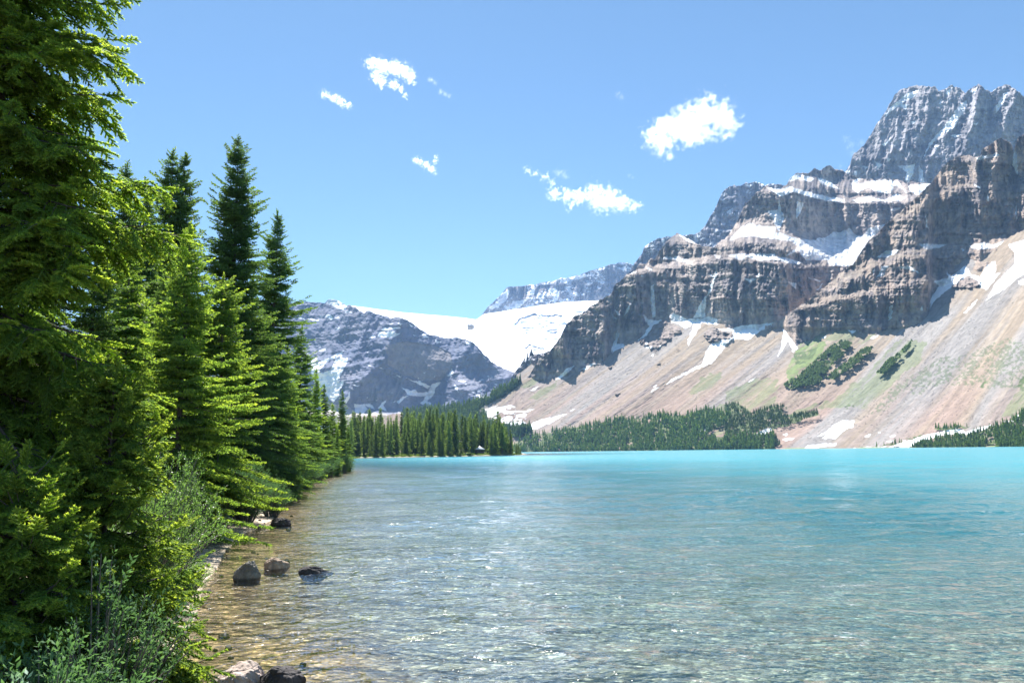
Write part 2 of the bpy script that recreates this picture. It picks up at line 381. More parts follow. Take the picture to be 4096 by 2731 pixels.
# ------------------------------------------------------------------ mountains
def relief(name, x0, x1, dx, top, bot, nrows, Dfun, colfun, mat, jag=1.0, jsc=5.0, back=500, seed=0, kind='structure', power=1.0):
    xs = np.arange(x0, x1 + dx, dx)
    ty = top(xs) + jag * (fbm(xs / jsc, xs * 0, seed + 5, 4)) - jag * 0.6 * ridged(xs / (jsc * 0.5), xs * 0, seed + 6, 2)
    by = bot(xs); by = np.maximum(by, ty + 2)
    v = np.linspace(0, 1, nrows) ** power
    Xp = np.broadcast_to(xs, (nrows, len(xs))).copy()
    Yp = by + (ty - by) * v[:, None]
    d = ray(Xp, Yp)
    D = Dfun(Xp, Yp, d[..., 2], ty[None, :], by[None, :])
    P = CAM + d * D[..., None]
    cl = colfun(Xp, Yp, P, D)
    # back slope gives the mountain its thickness
    rows = [P]; cols = [cl]
    for k, (db, dz) in enumerate(((0.04, 0.05), (0.3, 0.3), (1.0, 0.85))):
        Q = P[-1].copy(); h = ray(xs, ty)[..., :2]
        Q[:, :2] += h * back * db; Q[:, 2] -= (Q[:, 2]) * dz * 0.9
        rows.append(Q[None]); cols.append(cl[-1:])
    P = np.concatenate(rows); cl = np.concatenate(cols)
    o = mesh_np(name, P.reshape(-1, 3), gridfaces(P.shape[0], P.shape[1]), mat, smooth=False, colour=cl)
    tag(o, kind=kind); return o
def lerp(a, b, f):
    return np.asarray(a) + (np.asarray(b) - np.asarray(a)) * np.asarray(f)[..., None]

def e_of(x, y): return ray(x, y)[..., 2]
def Dscree(x, y):
    e = e_of(x, y) ; d0 = D0(x)
    t_ = 0.46 + 0.35 * np.clip(e, 0, 1)
    return d0 * t_ / (t_ - np.minimum(e + 2.6 / d0, t_ * 0.8))

SNOW = np.array([0.86, 0.88, 0.92])
# traced snow outlines, by crop
snB = [CB(p) for p in [
 [(1110,590),(1150,625),(1240,625),(1180,660),(1140,720),(1070,770),(1110,720),(1150,665)],
 [(1285,595),(1310,575),(1400,620),(1480,615),(1540,600),(1605,620),(1600,650),(1540,655),(1500,640),(1440,740),(1405,795),(1410,750),(1445,650),(1390,680),(1340,650),(1300,640)],
 [(1590,300),(1600,320),(1560,430),(1530,470),(1515,605),(1440,615),(1480,530),(1540,440)],
 [(1600,685),(1700,680),(1760,660),(1870,655),(1981,640),(1960,670),(1880,700),(1800,760),(1720,750),(1650,800),(1600,870),(1560,910),(1490,940),(1420,970),(1260,1050),(1290,1020),(1380,975),(1500,910),(1520,850),(1550,790),(1620,760),(1700,740),(1700,700),(1640,700)],
 [(1160,400),(1182,390),(1192,600),(1170,610)],
 [(1230,220),(1270,200),(1310,215),(1320,198),(1430,235),(1440,260),(1400,250),(1300,222)],
 [(940,690),(952,720),(937,780),(980,780),(990,800),(905,835),(905,795),(925,750)],
 [(530,1020),(600,950),(660,925),(640,950),(560,1010)],
 [(690,960),(760,915),(805,912),(740,945)],
 [(365,1090),(420,1058),(400,1085)],
 [(50,1255),(130,1205),(245,1183),(200,1215),(120,1262)], [(150,1290),(250,1265),(245,1285),(170,1300)],
 [(170,1330),(320,1288),(300,1320)], [(325,1352),(360,1315),(440,1280),(520,1262),(605,1237),(560,1270),(480,1310),(400,1347)],
 [(340,1222),(395,1206),(350,1232)], [(620,1226),(662,1208),(650,1220)], [(60,1215),(150,1185),(90,1225)],
 [(1340,58),(1420,88),(1455,122),(1400,104)],
 [(1680,100),(1760,40),(1860,0),(1981,10),(1981,72),(1900,84),(1820,70),(1760,75)],
 [(1670,195),(1780,188),(1770,230)], [(1800,185),(1981,185),(1981,215),(1890,228)],
 [(885,570),(940,620),(925,618)], [(980,595),(1030,508),(1012,570)], [(920,555),(965,590),(945,595)],
 [(1110,595),(1150,640),(1130,640)], [(1540,315),(1580,325),(1570,340)], [(1780,350),(1850,352),(1830,372)],
 [(1440,1368),(1480,1345),(1560,1330),(1520,1355)], [(1810,1395),(1880,1358),(1950,1335),(1960,1350),(1900,1385),(1830,1402)],
 [(1128,765),(1142,770),(1130,800),(1170,800),(1165,812),(1120,800)], [(1215,790),(1235,795),(1215,815)],
 [(1570,195),(1625,205),(1610,222)], [(1170,1080),(1225,1068),(1160,1102)], [(1175,1070),(1200,1055),(1195,1068)],
 [(1810,1030),(1850,1000),(1835,1022)], [(1160,862),(1180,850),(1175,862)], [(1090,328),(1115,335),(1100,345)],
 [(1120,270),(1168,290),(1160,300)], [(1020,320),(1070,300),(1060,315)], [(790,710),(810,735),(800,740)],
]]
snC = [CC(p) for p in [
 [(30,1030),(90,960),(160,925),(200,945),(180,990),(260,980),(350,990),(400,1010),(450,1025),(560,1030),(640,1010),(680,980),(720,985),(780,960),(820,1000),(870,1000),(900,960),(1000,935),(1000,960),(930,1010),(880,1060),(850,1120),(820,1185),(760,1197),(650,1192),(640,1155),(510,1160),(460,1100),(370,1140),(460,1075),(420,1040),(200,1015),(120,1000)],
 [(20,1130),(130,1123),(250,1135),(380,1140),(480,1175),(460,1188),(300,1155),(220,1162),(130,1138),(100,1158)],
 [(260,705),(350,712),(410,698),(450,712),(560,740),(640,760),(750,778),(750,797),(620,784),(500,752),(430,732),(380,748),(340,760),(300,730)],
 [(385,672),(440,618),(500,628),(560,650),(540,668),(460,652)], [(580,640),(650,658),(715,712),(660,702),(600,672)],
 [(800,660),(860,638),(820,680),(900,668),(1000,652),(1090,668),(1150,745),(1100,705),(1060,690),(1040,740),(960,735),(900,702),(860,722),(830,742),(800,712)],
 [(1150,690),(1250,683),(1305,678),(1270,742),(1200,752),(1160,722)], [(800,782),(900,758),(1000,782),(1080,738),(1135,770),(1100,792),(950,792),(830,798)],
 [(270,850),(330,840),(340,775),(352,850),(370,880),(340,985),(300,900),(280,880)], [(450,790),(495,800),(465,880),(448,905)],
 [(120,1275),(200,1278),(160,1300)], [(200,1255),(220,1230),(210,1270)], [(1030,840),(1100,830),(1080,850),(1050,855)],
 [(520,1268),(600,1285),(590,1295)], [(390,1290),(450,1300),(445,1340)], [(570,1350),(620,1290),(600,1330)],
]]
snS = [CC(p) for p in [   # summit
 [(1510,150),(1516,200),(1470,275),(1440,325),(1340,385),(1280,455),(1240,525),(1280,425),(1360,335),(1420,258),(1470,190)],
 [(1000,240),(1080,165),(1140,115),(1215,85),(1190,135),(1120,170),(1060,215),(1010,260)],
 [(1085,570),(1190,558),(1180,615),(1150,685),(1130,650),(1140,610)], [(1215,555),(1240,600),(1255,685),(1210,665)],
 [(1740,120),(1775,105),(1735,190),(1700,240),(1698,200)], [(980,435),(1050,388),(1000,445)], [(860,570),(902,573),(882,592)],
 [(1160,290),(1200,290),(1180,310)], [(940,540),(985,560),(960,590)], [(1420,375),(1480,370),(1440,395)], [(1080,180),(1150,180),(1130,215)],
 [(1310,430),(1350,440),(1320,465)], [(1560,300),(1590,300),(1575,315)], [(760,600),(790,585),(780,612),(755,618)], [(1340,180),(1360,140),(1355,190)],
 [(810,600),(835,600),(820,640)], [(1010,520),(1035,520),(1030,545)], [(1380,110),(1430,75),(1400,130)], [(1530,100),(1590,68),(1560,120)],
]]
snR = [CC(p) for p in [   # right buttress
 [(1565,518),(1700,488),(1722,505),(1600,528)], [(1810,465),(1832,480),(1835,625),(1803,565)],
 [(1218,1060),(1290,1058),(1395,1060),(1350,1082),(1260,1092)], [(1535,1068),(1620,1048),(1680,1060),(1760,1033),(1720,1078),(1620,1092),(1550,1088)],
 [(950,1140),(1010,1100),(1090,1095),(1060,1125),(1000,1145)], [(985,1198),(1027,1195),(990,1262),(952,1266)],
 [(1083,1205),(1150,1193),(1225,1240),(1150,1217)], [(1255,868),(1276,965),(1262,955)], [(1030,1450),(1052,1440),(1046,1525),(1024,1537)],
 [(1825,800),(1835,900),(1822,890)], [(1555,680),(1610,700),(1600,712)], [(1640,780),(1650,740),(1655,790)], [(1480,1085),(1500,1095),(1490,1105)],
 [(925,1225),(940,1210),(932,1250)], [(1225,1470),(1240,1440),(1240,1475)], [(1390,1230),(1420,1260),(1400,1270)],
]]
snD = [CC(p) for p in [
 [(1780,1060),(1875,1033),(1960,980),(2100,900),(2100,1010),(1990,1120),(1875,1250),(1830,1275),(1750,1345),(1635,1412),(1700,1300),(1760,1240),(1820,1180),(1812,1110)],
 [(1308,1290),(1400,1270),(1450,1238),(1510,1190),(1540,1248),(1600,1262),(1640,1190),(1690,1165),(1700,1205),(1690,1240),(1725,1240),(1640,1342),(1605,1335),(1590,1290),(1520,1255),(1420,1325),(1350,1385),(1280,1435),(1300,1380),(1340,1320)],
 [(1490,1492),(1583,1403),(1570,1432),(1510,1487)], [(1840,1290),(1900,1275),(1900,1310),(1840,1310)],
]] + [CD(p) for p in [
 [(460,395),(500,480),(540,520),(575,570),(540,608),(510,550),(500,508),(470,560),(413,642),(440,570),(455,480)],
 [(718,1267),(800,1220),(870,1160),(960,1135),(1020,1140),(1010,1185),(920,1230),(870,1280),(790,1287),(770,1272),(830,1240)],
 [(598,1372),(660,1332),(790,1318),(880,1318),(870,1338),(760,1350),(700,1372)], [(188,1273),(280,1220),(352,1198),(330,1240),(260,1272)],
 [(450,1295),(480,1278),(552,1275),(520,1297)], [(1262,1357),(1440,1300),(1560,1258),(1820,1198),(1900,1228),(2000,1195),(2085,1180),(2060,1207),(1900,1247),(1800,1242),(1640,1278),(1540,1302),(1450,1352)],
 [(968,432),(1062,416),(1000,458)], [(1138,492),(1207,463),(1170,503)], [(2190,1152),(2260,1138),(2345,1055),(2500,960),(2500,1010),(2300,1142)],
 [(965,1358),(1100,1350),(1270,1345),(1190,1362)], [(1100,1262),(1150,1245),(1140,1268),(1105,1272)], [(1295,1262),(1335,1252),(1325,1272),(1298,1272)],
 [(1270,1305),(1330,1298),(1320,1310)], [(770,765),(805,743),(795,765)], [(600,855),(640,852),(620,862)], [(185,838),(235,800),(215,830)],
 [(750,500),(790,475),(785,492)], [(1200,1230),(1225,1228),(1215,1240)], [(2235,1298),(2310,1290),(2330,1262),(2345,1285),(2290,1305)], [(1395,1300),(1425,1296),(1415,1308)],
 [(450,1250),(500,1245),(480,1258)], [(1290,240),(1325,235),(1318,350),(1285,355)], [(1600,220),(1650,160),(1660,190),(1610,260)],[(1535,285),(1600,240),(1560,300)],
]]
green_light = [CD([(540,650),(600,520),(690,490),(760,495),(800,510),(770,590),(700,680),(560,790),(470,850),(500,740)])]
green_dark = [CD(p) for p in [
 [(455,865),(600,770),(720,660),(830,560),(920,510),(1000,530),(960,600),(850,690),(740,850),(520,887)],
 [(790,800),(960,680),(1080,580),(1170,560),(1130,620),(1000,720),(860,815)], [(1195,765),(1280,670),(1400,580),(1470,510),(1450,570),(1380,650),(1250,775)],
 [(540,620),(660,590),(740,560),(720,620),(640,690),(560,700)],
 [(0,1010),(100,1000),(200,1080),(400,1020),(482,1028),(450,1100),(560,1095),(720,1058),(742,1090),(600,1140),(500,1182),(330,1205),(150,1255),(260,1262),(400,1260),(440,1330),(200,1370),(0,1375)],
 [(1450,1352),(1640,1282),(1800,1248),(1900,1250),(2080,1206),(2200,1160),(2352,1070),(2600,980),(2600,1400),(1450,1370)],
 [(1640,1200),(1780,1190),(1930,1185),(1880,1198),(1720,1225)], [(1180,1350),(1400,1310),(1340,1335)], [(2300,880),(2352,760),(2400,760),(2380,880)],
 [(2000,880),(2050,830),(2060,840),(2030,880)], [(940,1020),(1010,1015),(1020,1040),(960,1045)], [(1420,1285),(1560,1245),(1500,1290)],
]] + [CB(p) for p in [
 [(180,1505),(330,1400),(500,1362),(620,1345),(760,1315),(900,1285),(1180,1262),(1250,1235),(1290,1262),(1400,1245),(1540,1215),(1700,1250),(1640,1330),(1560,1360),(1500,1400),(1700,1390),(1981,1380),(1981,1492),(1000,1505),(190,1512)],
 [(1740,1290),(1860,1220),(1990,1195),(1990,1330),(1880,1340),(1800,1370),(1750,1340)],
 [(150,1340),(230,1350),(370,1352),(380,1375),(280,1400),(180,1400)],
]] + [CA(p) for p in [
 [(1000,1080),(1200,1050),(1350,1045),(1500,1020),(1620,985),(1720,925),(1800,890),(1935,825),(1900,870),(1780,950),(1640,1030),(1590,1065),(1660,1110),(1640,1150),(1760,1210),(1900,1215),(1960,1240),(1900,1250),(1700,1260),(1000,1300)],
]]
green_soft = [CD([(960,890),(1100,780),(1250,620),(1380,500),(1480,505),(1590,530),(1540,680),(1450,740),(1300,900),(1100,1050),(960,1020),(700,1060),(560,1120),(480,1100),(650,1030),(900,960)]),
              CD([(0,920),(150,850),(320,800),(440,820),(380,920),(320,1000),(200,1080),(0,1100)]), CD([(560,520),(700,450),(1180,400),(1240,430),(1100,520),(1000,530),(900,520),(700,490)]),
              CD([(2160,1120),(2300,920),(2400,880),(2400,1000),(2220,1120)]),
              CB([(1380,1130),(1500,1000),(1640,960),(1600,1060),(1450,1120)]), CB([(1200,1290),(1500,1230),(1700,1150),(1981,1040),(1981,1300),(1500,1400),(1250,1320)]),
              CB([(360,1150),(480,1060),(560,1010),(520,1080),(420,1150)]), CB([(260,1060),(420,990),(500,1000),(380,1060)]),
              CB([(300,1400),(340,1380),(300,1500),(180,1500)])]
green_dots = [CD([(1440,900),(1650,650),(1950,600),(2250,480),(2400,560),(2400,900),(2000,880),(1700,860),(1500,940)]), CD([(1150,1080),(1300,900),(1500,760),(1600,700),(1480,860),(1200,1090)])]
islands = [CB(p) for p in [   # rock standing out of the scree
 [(1090,770),(1140,720),(1180,665),(1240,625),(1290,645),(1350,670),(1360,700),(1300,740),(1260,780),(1220,800),(1190,835),(1165,830),(1150,790),(1110,795)],
 [(1505,720),(1560,665),(1610,690),(1700,710),(1705,745),(1650,795),(1600,765),(1540,765)],
 [(925,1110),(945,1095),(960,1105),(935,1120)], [(1200,915),(1225,905),(1220,920)], [(880,935),(905,930),(895,942)]]] + [
 CC([(1420,1325),(1500,1260),(1530,1255),(1600,1290),(1600,1315),(1530,1335),(1440,1330)])]

scree_line = line(CA([(-1500,1120),(-600,1120),(0,1120),(400,1120),(700,1105),(1000,1090),(1200,1068),(1350,1052),(1500,1032),(1600,1000),(1700,958),(1800,900),(1925,838),(2040,785)]),
    CB([(372,976),(430,1000),(480,1000),(560,970),(650,925),(760,915),(850,880),(905,830),(925,795),(980,790),(1060,765),(1108,720),(1145,650),(1180,612),(1280,590),(1450,612),(1520,602),(1600,622),(1700,672),(1760,668),(1860,655),(1975,645)]),
    CD([(200,402),(440,372),(500,452),(560,517),(640,490),(760,450),(900,430),(1060,405),(1200,395),(1300,345),(1420,335),(1530,290),(1600,235)]),
    CC([(1300,1330),(1330,1285),(1400,1262),(1510,1185),(1600,1215),(1690,1150),(1780,1075),(1870,1030),(1990,960),(2300,760),(2700,560)]))
CONT = np.array([0.516, -0.857])
def scree_D(Xp, Yp, e, ty, by):
    D = Dscree(Xp, Yp); P = CAM + ray(Xp, Yp) * D[..., None]
    s = P[..., 0] * CONT[0] + P[..., 1] * CONT[1]; z = P[..., 2]
    hz = sm(z, 5, 60)
    amp = 26 * fbm((s + z * 0.15) / 150, z / 900, 40, 3) + 7 * fbm((s + z * 0.1) / 38, z / 300, 44, 3) + 2.0 * fbm(s / 10, z / 60, 47, 3)
    amp = amp + 1.3 * fbm(s / 3.5, z / 5, 49, 2)
    isl = masks(islands, Xp, Yp, 1.0, 4, 71)
    D = D + amp * hz - isl * (2 + 34 * (ridged(Xp / 6, Yp / 5, 55, 4) - 0.35))
    return D
def scree_col(Xp, Yp, P, D):
    s = P[..., 0] * CONT[0] + P[..., 1] * CONT[1]; z = P[..., 2]
    n1 = fbm((s + z * 0.15) / 60, z / 500, 60, 4); n2 = fbm(s / 14, z / 150, 64, 3); n3 = fbm(s / 3.5, z / 6, 66, 3)
    tan = np.array([0.30, 0.24, 0.18]); pink = np.array([0.29, 0.208, 0.172]); grey = np.array([0.255, 0.235, 0.22])
    f = sm(n1 + 0.5 * n2, -0.35, 0.45)
    c = lerp(tan, grey, f)
    low = sm(Yp, 340, 420) * 0.85 * sm(-n1 + 0.6 * n2, -0.6, 0.4)
    c = c + (pink - c) * low[..., None]
    n4 = fbm((s + z * 0.12) / 6, z / 230, 68, 3)
    c = c * (1 + 0.14 * n2 + 0.15 * n3 + 0.22 * n4)[..., None]
    dk = (fbm(Xp / 1.6, Yp / 1.1, 81, 2) > 0.56 + 0.0 * n1) & (n1 + fbm(Xp / 40, Yp / 40, 83, 2) > -0.1)
    c = np.where(dk[..., None], c * 0.55, c)
    warpX = Xp + 5 * fbm(s / 9, z / 90, 91, 3); warpY = Yp + 2 * fbm(s / 9, z / 90, 92, 3)
    gs = masks(green_soft, warpX, warpY, 3, 6, 93) * sm(n2 + 0.5 * n3 + 0.2, -0.35, 0.35)
    c = c + (np.array([0.15, 0.19, 0.08]) - c) * (0.6 * gs)[..., None]
    gd = masks(green_dots, Xp, Yp, 3, 8, 95) * sm(fbm(Xp / 2.2, Yp / 1.6, 96, 3) + 0.3 * n2, 0.02, 0.2)
    c = c + (np.array([0.09, 0.13, 0.06]) - c) * (0.6 * gd)[..., None]
    gl_ = masks(green_light, Xp, Yp, 3, 5, 97)
    c = c + (np.array([0.14, 0.21, 0.06]) * (1 + 0.4 * n3[..., None]) - c) * (0.8 * gl_ * sm(n2 + n3, -0.7, 0.1))[..., None]
    gk = masks(green_dark, Xp, Yp, 2.2, 6, 98) * sm(fbm(Xp / 4, Yp / 2.5, 99, 3), -0.45, -0.15)
    c = c + (np.array([0.09, 0.125, 0.05]) * (1 + 0.4 * n3[..., None]) - c) * (0.93 * gk)[..., None]
    isl = masks(islands, Xp, Yp, 1.0, 4, 71)
    rk = np.array([0.27, 0.225, 0.20]) * (1 + 0.35 * fbm(Xp / 3, Yp / 2, 72, 3))[..., None]
    c = np.where(isl[..., None] > 0.5, rk, c)
    sn = masks(snB + snD, Xp, Yp, 1.1, 3.0, 101)
    sn = np.maximum(sn, (masks([CB([(20,1260),(250,1180),(330,1230),(340,1340),(180,1340)])], Xp, Yp, 3, 6, 103) * (fbm(Xp / 5, Yp / 1.6, 104, 3) > 0.12)))
    return c + (SNOW - c) * sn[..., None]
relief('scree_slope', 330, 1300, 0.85, lambda x: scree_line(x) - np.where((x > 516), 9.0, 0) , lambda x: 450 + 0 * x + 4, 420, scree_D, scree_col, MAT['scree'], jag=1.2, jsc=3, back=200, seed=1)

def strat(Y, X, period, seed, tilt=0.0, wr=3.0):
    """stepped strata: sawtooth of setbacks with wobbling bed lines"""
    q = (Y + tilt * X + wr * fbm(X / 25, Y / 40, seed, 3)) / period
    return vn(q, X / 160, seed + 3) + 0.5 * vn(q * 2.7, X / 90, seed + 4) + 0.25 * vn(q * 6.1, X / 60, seed + 5)

def cliff(name, x0, x1, dx, top, base, nrows, D1f, tc, amp, colA, colB, seed, snow, ledges=(), tilt=0.0, vx=14.0, vy=55.0, below=26, jag=1.5, mat='cliff', snowy=0.0, auto=None, sheer=None, ledgec=None, back=500, stamp=0.8):
    def Df(Xp, Yp, e, ty, by, amp=amp):
        yb = base(Xp[0]); e1 = e_of(Xp[0], yb)[None, :]; D1 = D1f(Xp[0], yb)[None, :]
        D = D1 * (tc - e1) / (tc - e)
        for ln, wdt, k in ledges:
            D = D + wdt * sm((ln(Xp) - Yp), -k / 2, k / 2)
        wx = Xp + 6 * fbm(Xp / 30, Yp / 30, seed + 1, 3)
        b = ridged((wx + sheer * Yp if sheer else wx) / vx, Yp / vy, seed + 2, 5, 0.55)
        b2 = ridged(wx / (vx * 0.32), Yp / (vy * 0.16), seed + 7, 3, 0.6)
        b0 = ridged(wx / (vx * 2.3) + 3, Yp / (vy * 1.6), seed + 8, 2, 0.4)
        st = strat(Yp, Xp, 9.0, seed + 11, tilt)
        rug = fbm(Xp / 3.0, Yp / 3.0, seed + 17, 4, 0.65)
        amp_ = amp; amp = amp_ * (0.4 + 0.6 * sm(yb[None, :] - Yp, 0, 28))
        D = D - amp * (3.3 * (b - 0.6) + 1.0 * (b2 - 0.6) * (0.3 + b) + 3.0 * (b0 - 0.6)) + amp * stamp * (st - 0.9) - amp * 0.5 * rug
        D = D - amp * 1.6 * fbm(Xp / 70, Yp / 90, seed + 21, 2)
        fade = sm(yb[None, :] + 6 - Yp, 0, 14)
        return D
    def cf(Xp, Yp, P, D):
        n1 = fbm(Xp / 16, Yp / 22, seed + 31, 4); st = strat(Yp, Xp, 6.0, seed + 11, tilt) / 1.75
        n2 = fbm(Xp / 3, Yp / 8, seed + 33, 4, 0.65)
        f = np.clip(0.5 + 0.9 * n1 + 0.6 * (st - 0.5) + 0.45 * n2, 0, 1)
        c = lerp(colA, colB, f) * (1 + 0.25 * n2)[..., None]
        band = np.clip(sm(st, 0.62, 0.75), 0, 1) * 0.35
        c = c * (1 - band * 0.5)[..., None]
        wx = Xp + 6 * fbm(Xp / 30, Yp / 30, seed + 1, 3)
        crk = sm(ridged(wx / 4.5, Yp / 38, seed + 51, 3, 0.6), 0.80, 0.93) * sm(fbm(Xp / 20, Yp / 20, seed + 53, 2), -0.3, 0.2)
        q = vn((Yp + tilt * Xp + 3.0 * fbm(Xp / 25, Yp / 40, seed + 11, 3)) / 2.1, Xp / 70, seed + 55)
        bed_ = sm(q, 0.72, 0.9) * sm(fbm(Xp / 26, Yp / 14, seed + 57, 2), -0.25, 0.2)
        c = c * (1 - 0.5 * crk)[..., None] * (1 - 0.38 * bed_)[..., None]
        och = sm(fbm(Xp / 5, Yp / 11, seed + 59, 3), 0.12, 0.35) * 0.55
        c = c + (np.asarray(colB) * 1.25 - c) * och[..., None]
        if ledgec is not None:
            gy = np.gradient(D, axis=0) / (np.abs(np.gradient(Yp, axis=0)) + 1e-6)
            lg = sm(gy / np.median(D) * 768, 2.5, 5.0) * 0.7
            c = c + (np.array(ledgec) - c) * lg[..., None]
        sn = masks(snow, Xp, Yp, 1.0, 3.0, seed + 41)
        if snowy > 0:
            gy = np.gradient(D, axis=0) / (np.abs(np.gradient(Yp, axis=0)) + 1e-6) / D * 768
            q = fbm(Xp / 10, Yp / 7, seed + 43, 3) + 0.35 * fbm(Xp / 2.5, Yp / 2, seed + 47, 2)
            th = auto(Xp, Yp) if auto else 0.0
            au = ((q + 0.22 * sm(gy, 0.5, 3.0)) > (0.55 - snowy + th)) & (gy > 0.3)
            sn = np.maximum(sn, au)
        return c + (SNOW - c) * sn[..., None]
    return relief(name, x0, x1, dx, top, lambda x: base(x) + below, nrows, Df, cf, MAT[mat], jag=jag, jsc=5.0, back=back, seed=seed)

# brown lower cliffs (left and middle part of the wall)
topA = line(CB([(330,1030),(372,970),(400,930),(430,890),(490,840),(530,790),(560,740),(600,670),(640,620),(700,590),(740,560),(790,520),(850,490),(900,450),(930,390),(990,340),(1060,300),(1090,265),(1130,260),(1160,220),(1190,235),(1215,180),(1260,120),(1300,75),(1335,62),(1400,90),(1450,120),(1500,150),(1560,150)]),
    CC([(0,1030),(40,980),(80,900),(130,810),(190,750),(260,700),(300,715),(350,715),(385,690),(410,640),(450,620),(510,625),(560,590),(610,595),(640,578),(690,590),(740,600),(780,630),(820,650),(900,660),(1000,655),(1100,665),(1180,680),(1290,680),(1400,680),(1600,700),(1900,720)]))
baseA = line(CB([(300,1040),(372,976),(430,1000),(480,1000),(560,970),(650,925),(760,915),(850,880),(905,830),(925,795),(980,790),(1060,765),(1108,720),(1145,650),(1180,612),(1280,590),(1450,612),(1520,602),(1600,622),(1700,672),(1760,668),(1860,655),(1975,645)]), CD([(200,402),(440,372),(700,360),(1100,340)]), CC([(1900,1500)]))
ledA1 = line(CC([(-700,1250),(-400,1200),(0,1130),(130,1135),(300,1150),(480,1180),(640,1170),(900,1170),(1500,1170)]))
ledA2 = line(CC([(-700,900),(-200,1000),(30,1000),(160,970),(260,985),(450,1040),(640,1080),(840,1090),(1500,1080)]))
ledA3 = line(CC([(-700,500),(260,715),(450,715),(640,765),(800,780),(1130,770),(1500,760)]))
ledA4 = line(CC([(-700,300),(380,660),(600,670),(800,690),(1300,700)]))
brown1 = (0.20, 0.18, 0.19); brown2 = (0.46, 0.385, 0.335)
cliff('cliff_wall', CB([(330,0)])[0][0], 1010, 0.7, topA, baseA, 420, lambda x, y: Dscree(x, y) + 420 * sm(x, 770, 850), 1.6, 24, brown1, brown2, 200, snB + snC,
      ledges=((ledA1, 70, 10), (ledA2, 290, 30), (ledA3, 90, 9), (ledA4, 180, 16)), vx=15, vy=70, jag=2.2, below=14, snowy=-0.08)
# big right buttress in front
topR = line(CC([(250,1580),(345,1535),(480,1440),(600,1350),(700,1260),(800,1195),(850,1110),(900,1040),(960,990),(1010,930),(1090,870),(1130,830),(1200,770),(1290,680),(1340,610),(1380,560),(1420,540),(1490,500),(1560,515),(1600,510),(1612,470),(1680,420),(1730,400),(1790,430),(1812,478),(1830,400),(1870,370),(1950,330),(2100,300),(2400,330),(2800,420)]))
baseR = line(CD([(380,372),(440,376),(500,455),(560,520),(640,492),(760,452),(900,432),(1060,407),(1200,397),(1300,347),(1420,337),(1530,292),(1600,238)]), CC([(1300,1330),(1330,1285),(1400,1262),(1510,1185),(1600,1215),(1690,1150),(1780,1075),(1870,1030),(1990,960),(2300,760),(2800,560)]))
ledR1 = line(CC([(300,1400),(700,1300),(900,1190),(1100,1120),(1300,1090),(1500,1080),(1700,1060),(1900,1000),(2500,800)]))
ledR2 = line(CC([(300,1500),(700,1390),(1000,1330),(1300,1270),(1600,1180),(2500,900)]))
ledR3 = line(CC([(300,800),(1100,900),(1300,740),(1500,700),(1700,740),(1900,700),(2500,650)]))
cliff('buttress', CC([(250,0)])[0][0], 1300, 0.75, topR, baseR, 420, lambda x, y: Dscree(x, y) + 0, 1.9, 20, brown1, (0.45, 0.35, 0.28), 300, snR + snD[:2] + snC[-1:],
      ledges=((ledR1, 70, 16), (ledR2, 35, 9), (ledR3, 30, 9)), vx=17, vy=80, jag=2.0, below=14, ledgec=(0.33,0.28,0.22), snowy=-0.1, stamp=1.2)
# grey summit
topS = line(CC([(640,700),(740,640),(785,560),(800,510),(870,440),(920,370),(950,310),(1000,240),(1030,190),(1065,130),(1100,100),(1150,80),(1210,70),(1270,68),(1310,80),(1340,105),(1380,85),(1430,70),(1470,85),(1505,110),(1540,85),(1590,62),(1630,95),(1670,115),(1720,75),(1770,65),(1820,90),(1875,130),(1960,170),(2200,260),(2600,420)]))
baseS = line(CC([(600,900),(2700,900)]))
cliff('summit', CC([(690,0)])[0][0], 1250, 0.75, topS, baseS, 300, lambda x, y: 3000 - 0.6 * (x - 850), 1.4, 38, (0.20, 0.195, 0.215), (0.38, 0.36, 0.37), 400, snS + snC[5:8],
      vx=30, vy=130, sheer=0.25, jag=2.0, stamp=0.4, snowy=-0.12, mat='far', auto=lambda X, Y: 0.1, below=5)
# blue-grey peaks behind the wall
topB = line(CB([(960,420),(1000,340),(1060,250),(1105,185),(1115,150),(1160,110),(1210,85),(1300,85),(1420,70),(1480,55),(1520,5)]), CC([(-60,830),(-20,745),(0,718),(30,700),(60,690),(95,702),(130,680),(180,675),(220,675),(255,692),(290,680),(350,690),(400,705),(520,760)]))
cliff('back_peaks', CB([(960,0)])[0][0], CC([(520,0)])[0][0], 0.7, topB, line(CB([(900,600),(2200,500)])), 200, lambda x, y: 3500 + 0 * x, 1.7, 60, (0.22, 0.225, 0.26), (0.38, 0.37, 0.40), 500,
      [CB([(1425,70),(1500,40),(1470,110)]), CB([(1210,90),(1260,85),(1240,110)])], vx=22, vy=100, jag=1.5, snowy=0.12, below=5)
# far snowy ridge above the glacier
topF = line(CB([(30,620),(45,590),(80,545),(130,500),(170,460),(210,410),(280,408),(320,405),(400,390),(440,380),(540,365),(570,350),(620,350),(700,325),(800,290),(880,265),(960,250),(1010,250),(1050,265),(1100,290),(1250,400)]))
baseF = line(CB([(0,640),(60,585),(200,572),(250,560),(330,570),(400,550),(480,560),(600,522),(700,540),(780,530),(1250,600)]))
snF = [CB(p) for p in [[(90,545),(180,465),(210,420),(230,440),(200,500),(150,540),(110,555)], [(400,395),(450,380),(560,352),(700,325),(880,268),(800,310),(700,350),(600,375),(540,372),(520,385),(440,395),(330,412)], [(480,420),(530,410),(560,450),(540,500),(490,440)],
  [(340,440),(400,415),(390,450),(350,465)], [(590,410),(640,400),(620,440)], [(250,500),(350,490),(300,540),(255,560),(230,540)], [(720,390),(780,370),(760,400)], [(960,280),(1000,270),(980,310)]]]
